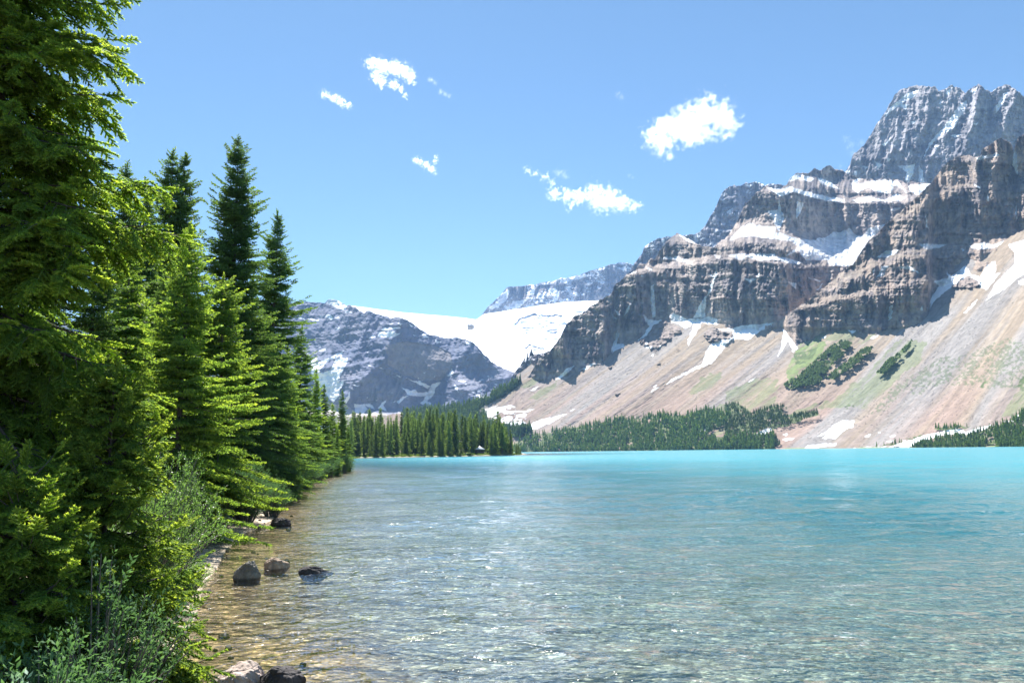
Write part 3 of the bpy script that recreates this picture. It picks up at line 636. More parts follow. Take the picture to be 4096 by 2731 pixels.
cliff('far_ridge', CB([(30,0)])[0][0], CB([(1250,0)])[0][0], 0.6, topF, baseF, 150, lambda x, y: 5600 + 0 * x, 1.5, 60, (0.19, 0.185, 0.2), (0.3, 0.29, 0.3), 600, snF, vx=9, vy=40, jag=1.2, mat='far', snowy=0.20, below=8)

# glacier
topG = line(CA([(350,240),(560,236),(605,238),(750,258),(1000,290),(1250,312),(1500,335),(1580,346)]), CB([(0,622),(60,585),(200,565),(600,505),(780,500),(1000,480),(1100,480)]))
botG = line(CA([(350,700),(1000,760),(2600,1000)]))
def g_D(Xp, Yp, e, ty, by):
    v = (by - Yp) / (by - ty)
    D = 3500 + 2000 * np.clip(v, -0.1, 1.0)
    crev = masks([CB([(260,640),(400,590),(560,600),(600,640),(520,700),(380,720),(280,700)]), CB([(330,800),(400,790),(470,830),(400,850),(345,860)])], Xp, Yp, 4, 9, 700)
    D = D + 90 * fbm(Xp / 40, Yp / 18, 701, 3) + crev * 55 * ridged(Xp / 6, Yp / 2.4, 703, 3) + 12 * fbm(Xp / 5, Yp / 2.5, 705, 3)
    return D
def g_col(Xp, Yp, P, D):
    c = np.broadcast_to(SNOW, P.shape).copy()
    f = masks([CB([(250,630),(400,585),(580,600),(620,640),(560,680),(480,640),(380,720),(280,680)]), CB([(360,810),(470,830),(380,850)]), CB([(200,940),(280,930),(270,960),(215,955)])], Xp, Yp, 3, 6, 710) * (fbm(Xp / 5, Yp / 1.8, 711, 3) > 0.08)
    c = c + (np.array([0.52, 0.58, 0.64]) - c) * (f * 0.8)[..., None]
    return c
relief('glacier', CA([(350,0)])[0][0], CB([(1100,0)])[0][0], 0.9, topG, botG, 220, g_D, g_col, MAT['snow'], jag=0.3, jsc=30, back=600, seed=33)

# left mountain
topL = line(CA([(-2200,420),(-900,300),(-300,260),(100,215),(195,213),(240,208),(330,215),(390,217),(425,184),(500,205),(565,240),(585,228),(605,240),(700,305),(715,280),(745,280),(790,305),(870,320),(900,340),(970,325),(1010,345),(1060,370),(1110,400),(1160,440),(1200,460),(1280,480),(1380,495),(1440,490),(1500,510),(1540,520),(1580,555),(1620,600),(1680,660),(1750,715),(1830,745),(1900,780),(1925,830),(1990,900)]))
baseL = line(CA([(-2200,1150),(2100,1150)]))
snL = [CA(p) for p in [
 [(398,217),(425,180),(500,203),(562,240),(555,270),(500,265),(440,232)], [(362,322),(430,308),(452,335),(440,347),(400,327)], [(465,335),(500,322),(505,340)], [(538,292),(570,273),(607,297)],
 [(850,412),(980,403),(982,416),(860,432),(822,427)], [(818,442),(900,438),(960,450),(984,450),(940,482),(870,487),(808,482)], [(768,458),(785,480),(735,497)], [(955,372),(1000,375),(980,392)], [(870,375),(940,378),(900,385)],
 [(280,770),(340,720),(400,688),(352,742),(355,770),(430,742),(480,652),(572,648),(560,690),(522,760),(500,835),(550,818),(512,890),(500,950),(455,995),(430,970),(380,900),(300,830)],
 [(265,695),(320,638),(335,650),(310,690),(400,655),(500,605),(535,588),(512,632),(440,662),(360,702),(285,765)], [(512,600),(535,590),(525,650),(512,650)],
 [(540,985),(590,903),(584,960),(560,1003)], [(620,1010),(700,1008),(722,1040),(690,1085),(630,1075)], [(698,1005),(760,1013),(784,1047),(730,1032)],
 [(850,985),(872,970),(852,1020),(884,1067),(840,1047),(808,1037)],
 [(998,880),(1060,900),(1100,893),(1120,918),(1200,913),(1220,870),(1240,850),(1304,833),(1262,882),(1232,952),(1192,992),(1160,1012),(1142,1007),(1180,947),(1080,947),(1040,932)],
 [(1028,803),(1080,823),(1150,838),(1222,868),(1200,888),(1120,848)], [(903,1000),(950,988),(1000,948),(1052,945),(1002,972),(972,1007),(945,985)], [(1188,988),(1220,998),(1250,1028),(1292,1047),(1240,1042),(1188,1022)],
 [(1400,845),(1432,880),(1437,912),(1408,890)], [(1538,913),(1600,933),(1660,958),(1702,938),(1650,970)], [(1348,793),(1390,735),(1403,760),(1382,793)],
 [(1278,478),(1380,476),(1400,497),(1340,493)], [(1048,375),(1092,402),(1070,403)], [(1158,455),(1212,482),(1150,492)], [(1253,498),(1297,525),(1270,537)], [(713,693),(772,710),(740,712)], [(1488,508),(1538,542),(1500,543)],
 [(185,320),(240,345),(235,352),(180,330)], [(262,335),(320,345),(315,355),(258,342)], [(330,340),(350,338),(345,358),(320,355)], [(480,425),(508,400),(500,425)], [(820,715),(860,740),(830,730)],
 [(1085,468),(1110,470),(1095,482)], [(1615,630),(1675,660),(1650,655)], [(345,560),(370,548),(365,560)], [(340,590),(400,572),(405,585),(350,598)], [(600,855),(660,860),(640,870)], [(1720,910),(1760,880),(1790,890),(1740,905)],
 [(945,780),(985,795),(975,800)], [(1430,820),(1500,830),(1480,845)],
]]
ridL = [(CA([(990,345),(900,520),(840,690),(700,800),(600,880),(560,960)]), 170, 26), (CA([(1540,520),(1450,640),(1420,760),(1480,900),(1600,1000)]), 120, 24), (CA([(585,228),(520,420),(440,600),(350,750)]), 110, 22), (CA([(1230,960),(1300,830),(1420,700),(1380,500)]), -130, 20), (CA([(730,280),(700,450),(640,600),(520,760)]), 60, 14), (CA([(1620,600),(1760,760),(1900,900)]), 90, 20), (CA([(860,760),(1000,860),(1200,900)]), -60, 18), (CA([(1000,1000),(1100,900),(1250,800)]), 50, 14)]
def L_D(Xp, Yp, e, ty, by):
    e1 = e_of(Xp[0], by[0])[None, :]
    D = 2900 * (1.05 - e1) / (1.05 - e)
    for pl, amp, wd in ridL:
        D = D - amp * np.exp(-(segdist(pl, Xp, Yp, False) / wd) ** 1.2)
    bowl = masks([CA([(870,560),(980,520),(1200,540),(1380,600),(1400,720),(1290,820),(1180,830),(1000,780),(890,700)])], Xp, Yp, 2, 10, 820)
    wx = Xp + 5 * fbm(Xp / 30, Yp / 30, 801, 3)
    am = 1 - 0.65 * bowl
    D = D - am * (65 * (ridged(wx / 26, Yp / 60, 802, 4) - 0.6) + 20 * (ridged((wx + 0.4 * Yp) / 6, Yp / 18, 805, 3) - 0.6)) - 9 * fbm(Xp / 3, Yp / 3, 807, 4, 0.65)
    D = D + 16 * (strat(Yp, Xp, 8, 811, 0.12) - 0.9) * am
    D = D - 120 * sm(Yp, CA([(0, 1030)])[0][1], CA([(0, 1120)])[0][1])
    return D
def L_col(Xp, Yp, P, D):
    n1 = fbm(Xp / 22, Yp / 22, 831, 4); st = strat(Yp, Xp, 5, 811, 0.12) / 1.75; n2 = fbm(Xp / 3, Yp / 5, 833, 4, 0.65)
    c = lerp((0.16, 0.18, 0.26), (0.25, 0.255, 0.31), np.clip(0.5 + 0.8 * n1 + 0.5 * (st - 0.5) + 0.3 * n2, 0, 1)) * (1 + 0.2 * n2)[..., None]  # blue of distant haze put into the rock colour
    bowl = masks([CA([(870,560),(980,520),(1200,540),(1380,600),(1400,720),(1290,820),(1180,830),(1000,780),(890,700)])], Xp, Yp, 2, 10, 820)
    c = c + (np.array([0.30, 0.27, 0.26]) * (1 + 0.2 * n2[..., None]) - c) * (bowl * 0.7)[..., None]
    ap = line(CA([(300,960),(430,1000),(560,1010),(640,1070),(760,1060),(850,1080),(930,1085),(1010,1050),(1100,1045),(1200,1065),(2100,1100)]))
    s = sm(Yp - ap(Xp) - 1.5 * fbm(Xp / 4, Yp / 8, 840, 3), 0, 1.5)
    c = c + (np.array([0.46, 0.42, 0.40]) * (1 + 0.12 * n2[..., None]) - c) * s[..., None]
    sn = masks(snL, Xp, Yp, 1.0, 3.0, 841)
    sn = np.maximum(sn, (fbm(Xp / 8, Yp / 4, 845, 3) + 0.4 * fbm(Xp / 2, Yp / 1.6, 846, 2) > 0.8))
    return c + (SNOW - c) * sn[..., None]
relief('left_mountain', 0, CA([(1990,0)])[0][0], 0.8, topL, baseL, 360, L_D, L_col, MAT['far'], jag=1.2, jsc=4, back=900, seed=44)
# dark rock step between glacier and brown cliffs
topK = line(CB([(240,1010),(270,960),(300,925),(335,905),(352,880),(332,865),(345,825),(372,812),(385,850),(440,850),(500,830),(560,800),(640,780)]))
cliff('glacier_step', CB([(240,0)])[0][0], CB([(640,0)])[0][0], 0.6, topK, line(CB([(240,1060),(640,1060)])), 120, lambda x, y: 2500 + 0 * x, 1.6, 35, (0.16, 0.155, 0.17), (0.27, 0.25, 0.25), 900, [CB([(270,975),(300,985),(330,1010),(315,1020)])], vx=9, vy=30, jag=1.0, snowy=0.05, below=4, back=200)

# ------------------------------------------------------------------ air
bx = (-4500, 4500, -300, 7200, -40, 1750)
vv = np.array([(x, y, z) for z in bx[4:] for y in bx[2:4] for x in bx[:2]], float)
hf = np.array([(0,2,3,1),(4,5,7,6),(0,1,5,4),(2,6,7,3),(0,4,6,2),(1,3,7,5)])
m, nt, out = newmat('haze_air'); t = NT(nt)
pv = t.n('ShaderNodeVolumePrincipled', {'Color': (0.36, 0.58, 1.0, 1), 'Density': 0.000048, 'Anisotropy': 0.0})
t.link(pv.outputs[0], out.inputs['Volume'])
g = mesh_np('haze', vv, hf, m); tag(g, kind='stuff')

# ------------------------------------------------------------------ vegetation generators
def tuft_axis(p0, p1, m, nl, nw, rng, tip0=0.0, tip1=1.0, core=0.012):
    """needles round one twig axis: flat narrow triangles pointing outward and forward, plus a 3 sided core"""
    ax = p1 - p0; L = np.linalg.norm(ax); ax = ax / L
    a = np.cross(ax, [0.3, 0.2, 1.0]); a /= np.linalg.norm(a); b = np.cross(ax, a)
    V = []; T = []
    for k in range(m):
        u = (k + rng.random()) / m; th = rng.random() * 6.283
        rad = math.cos(th) * a + math.sin(th) * b; pp = p0 + ax * L * u
        tipd = ax * 0.65 + rad * (0.8 if u < 0.9 else 0.35); sd_ = np.cross(tipd, rad + 0.1 * ax); sd_ /= np.linalg.norm(sd_) + 1e-9
        ln = nl * (0.8 + 0.4 * rng.random())
        V += [pp - sd_ * nw, pp + sd_ * nw, pp + tipd * ln]; tt = tip0 + (tip1 - tip0) * u
        T += [tt * 0.8, tt * 0.8, tt]
    F = np.arange(len(V)).reshape(-1, 3); V = np.array(V); T = np.array(T)
    if core > 0:
        r3 = [math.cos(q) * a + math.sin(q) * b for q in (0, 2.09, 4.19)]
        cv = np.array([p0 + r * core for r in r3] + [p0 + ax * L * 0.85 + r * core * 0.8 for r in r3] + [p1])
        cf = np.array([(0,1,4),(0,4,3),(1,2,5),(1,5,4),(2,0,3),(2,3,5),(3,4,6),(4,5,6),(5,3,6)]) + len(V)
        V = np.concatenate([V, cv]); T = np.concatenate([T, [tip0] * 3 + [tip1 * .8] * 3 + [tip1]]); F = np.concatenate([F, cf])
    return V, F, T
def merge(parts):
    V = []; F = []; T = []; o = 0
    for v, f, t_ in parts: V.append(v); F.append(f + o); T.append(t_); o += len(v)
    return np.concatenate(V), np.concatenate(F), np.concatenate(T)
def spray(rng, nside, m_main, m_side, nl, nw, core, sl=0.42, flat=0.12):
    pa = [tuft_axis(np.zeros(3), np.array([1.0, 0, -0.04]), m_main, nl, nw, rng, 0.1, 1.0, core)]
    for i in range(nside):
        u = 0.08 + 0.84 * i / max(nside - 1, 1); s = 1 if i % 2 else -1
        an = R_(42 + 16 * rng.random()); l = sl * (1.05 - 0.65 * u) * (0.8 + 0.4 * rng.random())
        p0 = np.array([u, 0, -0.04 * u]); p1 = p0 + l * np.array([math.cos(an), s * math.sin(an), flat * (rng.random() * 2 - 1) - 0.1])
        pa.append(tuft_axis(p0, p1, m_side, nl, nw, rng, 0.15, 0.95, core))
    return merge(pa)
def place(tpls, O, Xd, Ud, S, tint, rng):
    """instances of templates: origins, x directions, up hints, scales -> one vertex soup"""
    O = np.array(O); Xd = np.array(Xd); Ud = np.array(Ud); S = np.array(S); tint = np.array(tint)
    Xd = Xd / np.linalg.norm(Xd, axis=1)[:, None]
    Yd = np.cross(Ud, Xd); Yd /= np.linalg.norm(Yd, axis=1)[:, None] + 1e-9; Zd = np.cross(Xd, Yd)
    pick = np.array([rng.randrange(len(tpls)) for _ in range(len(O))]); Vs = []; Fs = []; Ts = []; off = 0
    for k, (v, f, t_) in enumerate(tpls):
        idx = np.nonzero(pick == k)[0]
        if len(idx) == 0: continue
        Rm = np.stack([Xd[idx], Yd[idx], Zd[idx]], 2) * S[idx][:, None, None]
        P = np.einsum('nij,vj->nvi', Rm, v) + O[idx][:, None, :]
        Fs.append((f[None] + (np.arange(len(idx)) * len(v))[:, None, None]).reshape(-1, 3) + off)
        Vs.append(P.reshape(-1, 3)); Ts.append(np.clip(t_[None] * 0.55 + tint[idx][:, None], 0, 1).ravel()); off += len(idx) * len(v)
    return np.concatenate(Vs), np.concatenate(Fs), np.concatenate(Ts)
def tubes(paths, n=5):
    """paths: list of (points (k,3), radii (k,))"""
    Vs = []; Fs = []; off = 0
    for P, Rr in paths:
        P = np.array(P); k = len(P); Tn = np.gradient(P, axis=0); Tn /= np.linalg.norm(Tn, axis=1)[:, None] + 1e-9
        ref = np.where(np.abs(Tn[:, 2:3]) > 0.9, [[1.0, 0, 0]], [[0, 0, 1.0]]); A = np.cross(Tn, ref); A /= np.linalg.norm(A, axis=1)[:, None]; B = np.cross(Tn, A)
        th = np.arange(n) * 2 * math.pi / n
        V = P[:, None] + (A[:, None] * np.cos(th)[None, :, None] + B[:, None] * np.sin(th)[None, :, None]) * np.array(Rr)[:, None, None]
        Vs.append(V.reshape(-1, 3)); Fs.append(gridfaces(k, n, True) + off); off += k * n
    return np.concatenate(Vs), np.concatenate(Fs)

def conifer(rng, H, R0, zb, dz, per, step, slen, tpls, a_low=-20, a_top=45, sag=0.35, upt=0.25, second=False, prof=0.8, irregular=0.25, inner=0.15, limb_r=0.02, zmax=None, azr=None, twin=0):
    """spruce: returns (trunk V,F), (limbs V,F), (crown V,F,T)"""
    O = []; Xd = []; Ud = []; S = []; T = []; lp = []
    z = zb; bend = [rng.uniform(-0.004, 0.004) for _ in range(2)]
    def trunk_xy(zz): return np.array([bend[0] * zz + 0.04 * math.sin(zz * 0.5), bend[1] * zz, zz])
    clump = [rng.uniform(0, 6.28) for _ in range(3)]
    while z < H - 0.15:
        fr_ = (z - zb) / (H - zb)
        if zmax and z > zmax: break
        for k in range(per if fr_ < 0.85 else max(3, per - 1)):
            az = rng.uniform(0, 6.283)
            if azr and not (azr[0] < ((az + math.pi) % 6.283 - math.pi) < azr[1]) : continue
            L = R0 * ((1 - fr_) ** prof) * (1 - irregular + irregular * 1.5 * rng.random())
            L *= 1 + 0.14 * math.sin(az * 2 + clump[0] + z * 0.9) + (0.08 if second else 0.2) * math.sin(z * 1.9 + 1.5 * math.sin(az + clump[2]) + clump[1])
            L = max(L, 0.25 * slen)
            if fr_ < 0.06: L *= 0.8
            el = R_(a_low + (a_top - a_low) * fr_ ** 1.3 + rng.uniform(-9, 9))
            h = np.array([math.cos(az), math.sin(az), 0]); b0 = trunk_xy(z + rng.uniform(-dz, dz) * 0.4)
            def pt(t_): return b0 + h * L * t_ * math.cos(el) + np.array([0, 0, L * (math.sin(el) * t_ - sag * t_ * t_ + upt * t_ ** 3)])
            ts = np.linspace(0, 1, 6); pts = [pt(q) for q in ts]
            lp.append((pts, [max(limb_r * L ** 0.5 * (1 - 0.85 * q), 0.003) for q in ts]))
            ns = max(2, int(L / step)); base_t = rng.uniform(0.0, 0.5)
            for i in range(ns + 1):
                q = inner + (1 - inner) * (i + rng.random() * 0.6) / (ns + 0.6); q = min(q, 1.0)
                p = pt(q); tg = pt(min(q + 0.03, 1.03)) - pt(q - 0.03); tg /= np.linalg.norm(tg)
                sdv = np.cross([0, 0, 1.0], tg); sdv /= np.linalg.norm(sdv)
                if i >= ns:
                    O.append(p); Xd.append(tg); Ud.append([0, 0, 1.0]); S.append(slen * min(1.0, 0.4 + 0.4 * L / slen) * rng.uniform(0.8, 1.1)); T.append(base_t * 0.6 + 0.25 * rng.random()); continue
                for sg in (-1, 1):
                    an = R_(rng.uniform(38, 62)); dr = tg * math.cos(an) + sg * sdv * math.sin(an) + np.array([0, 0, rng.uniform(-0.7, 0.08) if second else rng.uniform(-0.35, 0.08)])
                    if second:
                        l2 = (0.30 * L * (1 - q) + 0.10 * L * min(1, 2 * q) + 0.05) * rng.uniform(0.7, 1.15); dn = dr / np.linalg.norm(dr)
                        s2 = np.cross([0, 0, 1.0], dn); s2 /= np.linalg.norm(s2)
                        n2 = max(1, int(l2 / (slen * 0.42)))
                        if l2 > 0.25: lp.append(([p, p + dn * l2 * 0.5, p + dn * l2 + np.array([0, 0, -0.1 * l2])], [0.006, 0.004, 0.002]))
                        for j2 in range(n2 + 1):
                            u = (j2 + 0.4 * rng.random()) / (n2 + 0.2); pp = p + dn * l2 * u + np.array([0, 0, -0.1 * l2 * u * u])
                            if j2 == n2: dd = dn
                            else:
                                a3 = R_(rng.uniform(30, 60)) * (1 if (j2 + i) % 2 else -1); dd = dn * math.cos(a3) + s2 * math.sin(a3)
                            O.append(pp); Xd.append(dd + np.array([0, 0, rng.uniform(-0.75, 0.05)])); Ud.append([rng.uniform(-.3, .3), rng.uniform(-.3, .3), 1.0])
                            S.append(slen * rng.uniform(0.65, 1.1)); T.append(base_t * 0.5 + 0.3 * rng.random() * q)
                    else:
                        sc_ = slen * min(1.0, 0.3 + 0.45 * L / slen * (1.25 - q)) * (1.15 - 0.5 * q) * rng.uniform(0.7, 1.15)
                        O.append(p); Xd.append(dr); Ud.append([rng.uniform(-.3, .3), rng.uniform(-.3, .3), 1.0]); S.append(sc_); T.append(base_t * 0.6 + 0.3 * rng.random() * q)
        z += dz * rng.uniform(0.75, 1.25)
    if not zmax:
        for q in range(3):
            O.append(trunk_xy(H - 0.25 * slen - 0.2 * q * slen)); Xd.append([rng.uniform(-.15, .15), rng.uniform(-.15, .15), 1.0]); Ud.append([1.0, 0, 0]); S.append(slen * 0.9); T.append(0.4)
    zz = np.linspace(-0.3, H * 0.985 if not zmax else min(H, zmax + 0.5), 14)
    tr_r = 0.0125 * H * np.clip(1 - zz / H, 0.02, 1) ** 0.9
    tr_ = tubes([([trunk_xy(q) for q in zz], tr_r)], 10)
    return tr_, tubes(lp, 4), place(tpls, O, Xd, Ud, S, T, rng)
def tree_object(name, data, mat, label=None, group=None, limbs=True):
    tr_, lm, cr = data
    root = empty(name, (0, 0, 0))
    if limbs: tv = np.concatenate([tr_[0], lm[0]]); tf = np.concatenate([tr_[1], lm[1] + len(tr_[0])])
    else: tv, tf = tr_
    mesh_np('trunk', tv, tf, MAT['bark'], root, smooth=True)
    mesh_np('crown', cr[0], cr[1], mat, root, attrs={'tint': cr[2]})
    return root

rng = random.Random(11)
near_tp = [spray(rng, 9, 18, 14, 0.12, 0.026, 0.042) for _ in range(4)]
mid_tp = [spray(rng, 6, 7, 5, 0.20, 0.075, 0.0) for _ in range(4)]
far_tp = [spray(rng, 2, 3, 2, 0.45, 0.16, 0.0) for _ in range(4)]

def put(root, F, dist=None, z=None, px=None):
    """set a tree's base at a picture column and ground distance"""
    x, y = FV([F])[0]; d = ray(x, y)
    X_, Y_ = d[0] * dist, d[1] * dist
    gz = float(ground_z(np.array([X_]), np.array([Y_]))[0][0]) if z is None else z
    root.location = (X_, Y_, gz - 0.05)
    return root
def topz(F, dist):
    x, y = FV([F])[0]; return float(CAM[2] + ray(x, y)[2] * dist)
def basez(F, dist):
    x, y = FV([F])[0]; d = ray(x, y)
    return float(ground_z(np.array([d[0] * dist]), np.array([d[1] * dist]))[0][0])

# near spruces -------------------------------------------------------
t1 = tree_object('spruce_tree', conifer(rng, 14.5, 2.12, 2.0, 0.25, 6, 0.15, 0.29, near_tp, a_low=-14, a_top=34, sag=0.36, upt=0.25, second=True, prof=0.95, zmax=10.5, inner=0.08), MAT['needle'])
tag(t1, 'huge close spruce at the left edge, its top cut off by the picture', 'tree')
put(t1, (-72, 900), 10.0)
t2 = tree_object('young_spruce', conifer(rng, 3.4, 1.05, 0.15, 0.17, 7, 0.13, 0.24, near_tp, a_low=-5, a_top=45, sag=0.1, upt=0.25, second=True, prof=0.7), MAT['needle'])
tag(t2, 'low bushy young spruce with yellow tips, beside the pale boulder at the water', 'tree')
put(t2, (226, 1300), 8.6)
t3 = tree_object('young_spruce', conifer(rng, 2.5, 1.05, 0.1, 0.17, 7, 0.13, 0.22, near_tp, a_low=0, a_top=45, sag=0.1, upt=0.25, second=True, prof=0.7), MAT['needle'])
tag(t3, 'small dark spruce sapling at the bottom left corner, lowest of the near spruces', 'tree')
put(t3, (25, 1400), 7.6)

# mid spruces --------------------------------------------------------
def mid(H, R0, dist, F, seed, **kw):
    r = random.Random(seed)
    k = dict(dz=0.27, per=7, step=0.26, slen=0.5, a_low=-22, a_top=40, sag=0.15, upt=0.15, prof=0.75); k.update(kw)
    return conifer(r, H, R0, k.pop('zb', 1.2), k.pop('dz'), k.pop('per'), k.pop('step'), k.pop('slen'), mid_tp, **k)
specs = [
 # top (full view px), distance, radius factor, label
 ((548, 322), 42, 2.9, 'tallest dark spruce standing clear against the sky, second clump from the left'),
 ((395, 352), 38, 2.0, 'left spire of the dark twin-topped spruces behind the sunlit spruce'),
 ((424, 362), 38.5, 1.65, 'right spire of the dark twin-topped spruces behind the sunlit spruce'),
 ((635, 490), 50, 3.1, 'big spruce right of the tallest one, its right side reaching over the lake'),
 ((437, 530), 24, 2.1, 'sunlit green spruce in front of the twin spires'),
 ((290, 388), 31, 1.7, 'dark spruce top just clearing the boughs of the huge close spruce'),
 ((515, 640), 29, 2.05, 'wide full-skirted spruce above the dark willow bush, in front of the tallest one'),
 ((332, 425), 33, 1.5, 'blunt-topped dark spruce between the twin spires and the huge close spruce'),
 ((585, 640), 44, 1.9, 'spruce half hidden between the tallest spruce and the one nearest the water'),
 ((692, 755), 66, 2.2, 'slim spruce behind the right side of the shore trees, dark top against the blue mountain'),
]
basex = {0: 545, 3: 640, 4: 440, 6: 485, 8: 590, 9: 690}
for i, (tp, dist, r0, lb) in enumerate(specs):
    bx_ = basex.get(i, tp[0]); zb_ = basez((bx_, 1100), dist); H = topz(tp, dist) - zb_
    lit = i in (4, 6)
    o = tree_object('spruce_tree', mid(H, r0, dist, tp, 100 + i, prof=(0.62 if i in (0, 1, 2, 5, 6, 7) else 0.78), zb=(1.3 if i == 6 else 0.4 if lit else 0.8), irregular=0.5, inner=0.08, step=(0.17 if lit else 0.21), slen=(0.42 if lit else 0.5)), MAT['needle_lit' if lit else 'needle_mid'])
    put(o, tp, dist); o.rotation_euler.z = rnd.uniform(0, 6.28)
    tag(o, lb, 'tree', 'tall spruces on the left bank')
# filler spruces behind the front rank and down to the point
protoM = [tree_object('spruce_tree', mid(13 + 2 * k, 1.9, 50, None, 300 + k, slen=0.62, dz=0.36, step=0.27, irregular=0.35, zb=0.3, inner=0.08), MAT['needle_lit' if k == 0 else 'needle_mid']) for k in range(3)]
used = [False] * 3
fill = [ # (top px, distance, label)
 ((727, 850), 84, 'spruce on the shore just left of the paired points, yellow-green in the sun'), ((745, 885), 92, 'sunlit yellow-green spruce near the end of the shore, left of the last slim ones'),
 ((787, 898), 112, 'last slim spruce at the tip of the left shore, its thin top above the forest'), ((765, 930), 100, 'short spruce tucked between the two slim ones near the tip of the left shore'),
 ((800, 975), 118, 'shortest spruce at the very tip of the left shore beside the water'), ((712, 900), 76, 'shaded spruce low on the shore under the slim dark top'),
 ((660, 800), 58, 'shaded spruce under the right side of the one nearest the water'), ((470, 700), 36, 'spruce filling the gap behind the wide full-skirted one'),
 ((380, 640), 30, 'spruce filling the gap behind the sunlit one'), ((300, 560), 27, 'spruce filling the gap beside the huge close spruce'),
 ((230, 470), 25, 'dark spruce seen through the boughs of the huge close spruce'), ((140, 450), 24, 'dark spruce behind the trunk side of the huge close spruce'), ((40, 430), 26, 'dark spruce behind the huge close spruce at the left picture edge'),
 ((620, 740), 55, 'spruce filling the gap behind the spruce nearest the water'), ((775, 985), 96, 'low spruce at the waterline before the tip of the left shore'), ((680, 900), 62, 'low shaded spruce above the dark bank where the shore turns away'),
]
for i, (tp, dist, lb) in enumerate(fill):
    k = i % 3; o = protoM[k] if not used[k] else copy_tree(protoM[k]); used[k] = True
    zb_ = basez(tp, dist); H = topz(tp, dist) - zb_; s = H / (13 + 2 * k)
    wd = s * (0.8 if s > 0.8 else 1.15)
    put(o, tp, dist); o.scale = (wd, wd, s); o.rotation_euler.z = rnd.uniform(0, 6.28)
    tag(o, lb, 'tree', 'spruces filling the left bank')

# shrubs -------------------------------------------------------------
def leaf_tpl(rng, n, ln, wd):
    V = []; T = []; F = []
    for i in range(n):
        u = (i + 1) / n; th = i * 2.4 + rng.random(); el = rng.uniform(0.2, 0.9)
        d = np.array([math.cos(el) * 0.5 + 0.35, math.cos(th) * math.cos(el), math.sin(th) * math.cos(el)]); d /= np.linalg.norm(d)
        s = np.cross(d, [rng.random(), rng.random(), rng.random()]); s /= np.linalg.norm(s); nn = np.cross(d, s)
        p = np.array([u, 0, 0]); b = len(V); l = ln * rng.uniform(0.7, 1.2)
        V += [p, p + d * l * 0.5 + s * wd, p + d * l - nn * l * 0.15, p + d * l * 0.5 - s * wd]; F += [(b, b + 1, b + 2), (b, b + 2, b + 3)]; T += [0.3, 0.6, 1.0, 0.6]
    return np.array(V), np.array(F), np.array(T)
def shrub(name, W, H, nst, nleafspray, slen, tpl, mat, rng, up_=1.0):
    O = []; Xd = []; Ud = []; S = []; T = []; lp = []
    for i in range(nst):
        az = rng.uniform(0, 6.283); sp_ = math.sqrt(rng.random()); tipp = np.array([math.cos(az) * W * sp_, math.sin(az) * W * sp_, H * (1 - 0.45 * sp_ ** 2) * rng.uniform(0.65, 1.08)])
        b = np.array([math.cos(az), math.sin(az), 0]) * W * 0.25 * sp_
        def pt(q): return b + (tipp - b) * q + np.array([0, 0, 0.35 * H * q * (1 - q)])
        lp.append(([pt(q) for q in np.linspace(0, 1, 5)], [0.012 * (1 - 0.8 * q) + 0.002 for q in np.linspace(0, 1, 5)]))
        for j2 in range(nleafspray):
            q = 0.1 + 0.9 * (j2 + rng.random()) / nleafspray; p = pt(min(q, 1.0)); dr = (tipp - b) / np.linalg.norm(tipp - b) * 0.6 + np.array([rng.uniform(-1, 1), rng.uniform(-1, 1), rng.uniform(-0.3, 0.9) * up_])
            O.append(p); Xd.append(dr); Ud.append([rng.uniform(-1, 1), 0.3, 1]); S.append(slen * rng.uniform(0.6, 1.2)); T.append(0.35 * rng.random() + 0.15 * q)
    root = empty(name, (0, 0, 0)); l = tubes(lp, 4); mesh_np('stems', l[0], l[1], MAT['twig'], root)
    v, f, t_ = place(tpl, O, Xd, Ud, S, T, rng); mesh_np('foliage', v, f, mat, root, attrs={'tint': t_}); return root
lt_small = [leaf_tpl(rng, 9, 0.24, 0.045) for _ in range(3)]
lt_big = [leaf_tpl(rng, 8, 0.30, 0.06) for _ in range(3)]
def sh(F, dist, W, H, nst, nl, slen, tpl, mat, lb, name='willow_bush', group=None, z=None):
    o = shrub(name, W, H, nst, nl, slen, tpl, MAT[mat], rng); put(o, F, dist, z); tag(o, lb, 'bush', group); return o
sh((336, 1200), 14.5, 1.35, 2.7, 130, 20, 0.20, lt_small, 'willow', 'bright sunlit willow bush in the gap between the huge spruce and the wide spruce')
sh((420, 1290), 15.5, 0.55, 0.8, 90, 16, 0.13, lt_small, 'willow', 'small bright green bush at the edge of the gravel beach')
sh((560, 1170), 31, 1.25, 2.3, 130, 18, 0.26, lt_small, 'dark_willow', 'round dark teal willow bush at the waterline behind the gravel beach')
sh((625, 1150), 34, 0.9, 1.6, 70, 14, 0.26, lt_small, 'dark_willow', 'dark willow bush leaning over the water right of the round teal one')
sh((230, 1400), 7.3, 0.7, 1.75, 50, 14, 0.17, lt_big, 'dark_willow', 'broad-leaved bush growing up through the low young spruce')
sh((120, 1400), 6.4, 0.65, 1.3, 60, 24, 0.17, lt_big, 'dark_willow', 'broad-leaved dark bush left of the low young spruce')
sh((15, 1500), 5.2, 0.5, 1.35, 50, 13, 0.16, lt_big, 'grey_willow', 'pale grey-green willow in the bottom left corner')
sh((500, 1120), 30, 1.0, 1.9, 70, 14, 0.24, lt_small, 'dark_willow', 'dark willow bush under the wide full-skirted spruce')
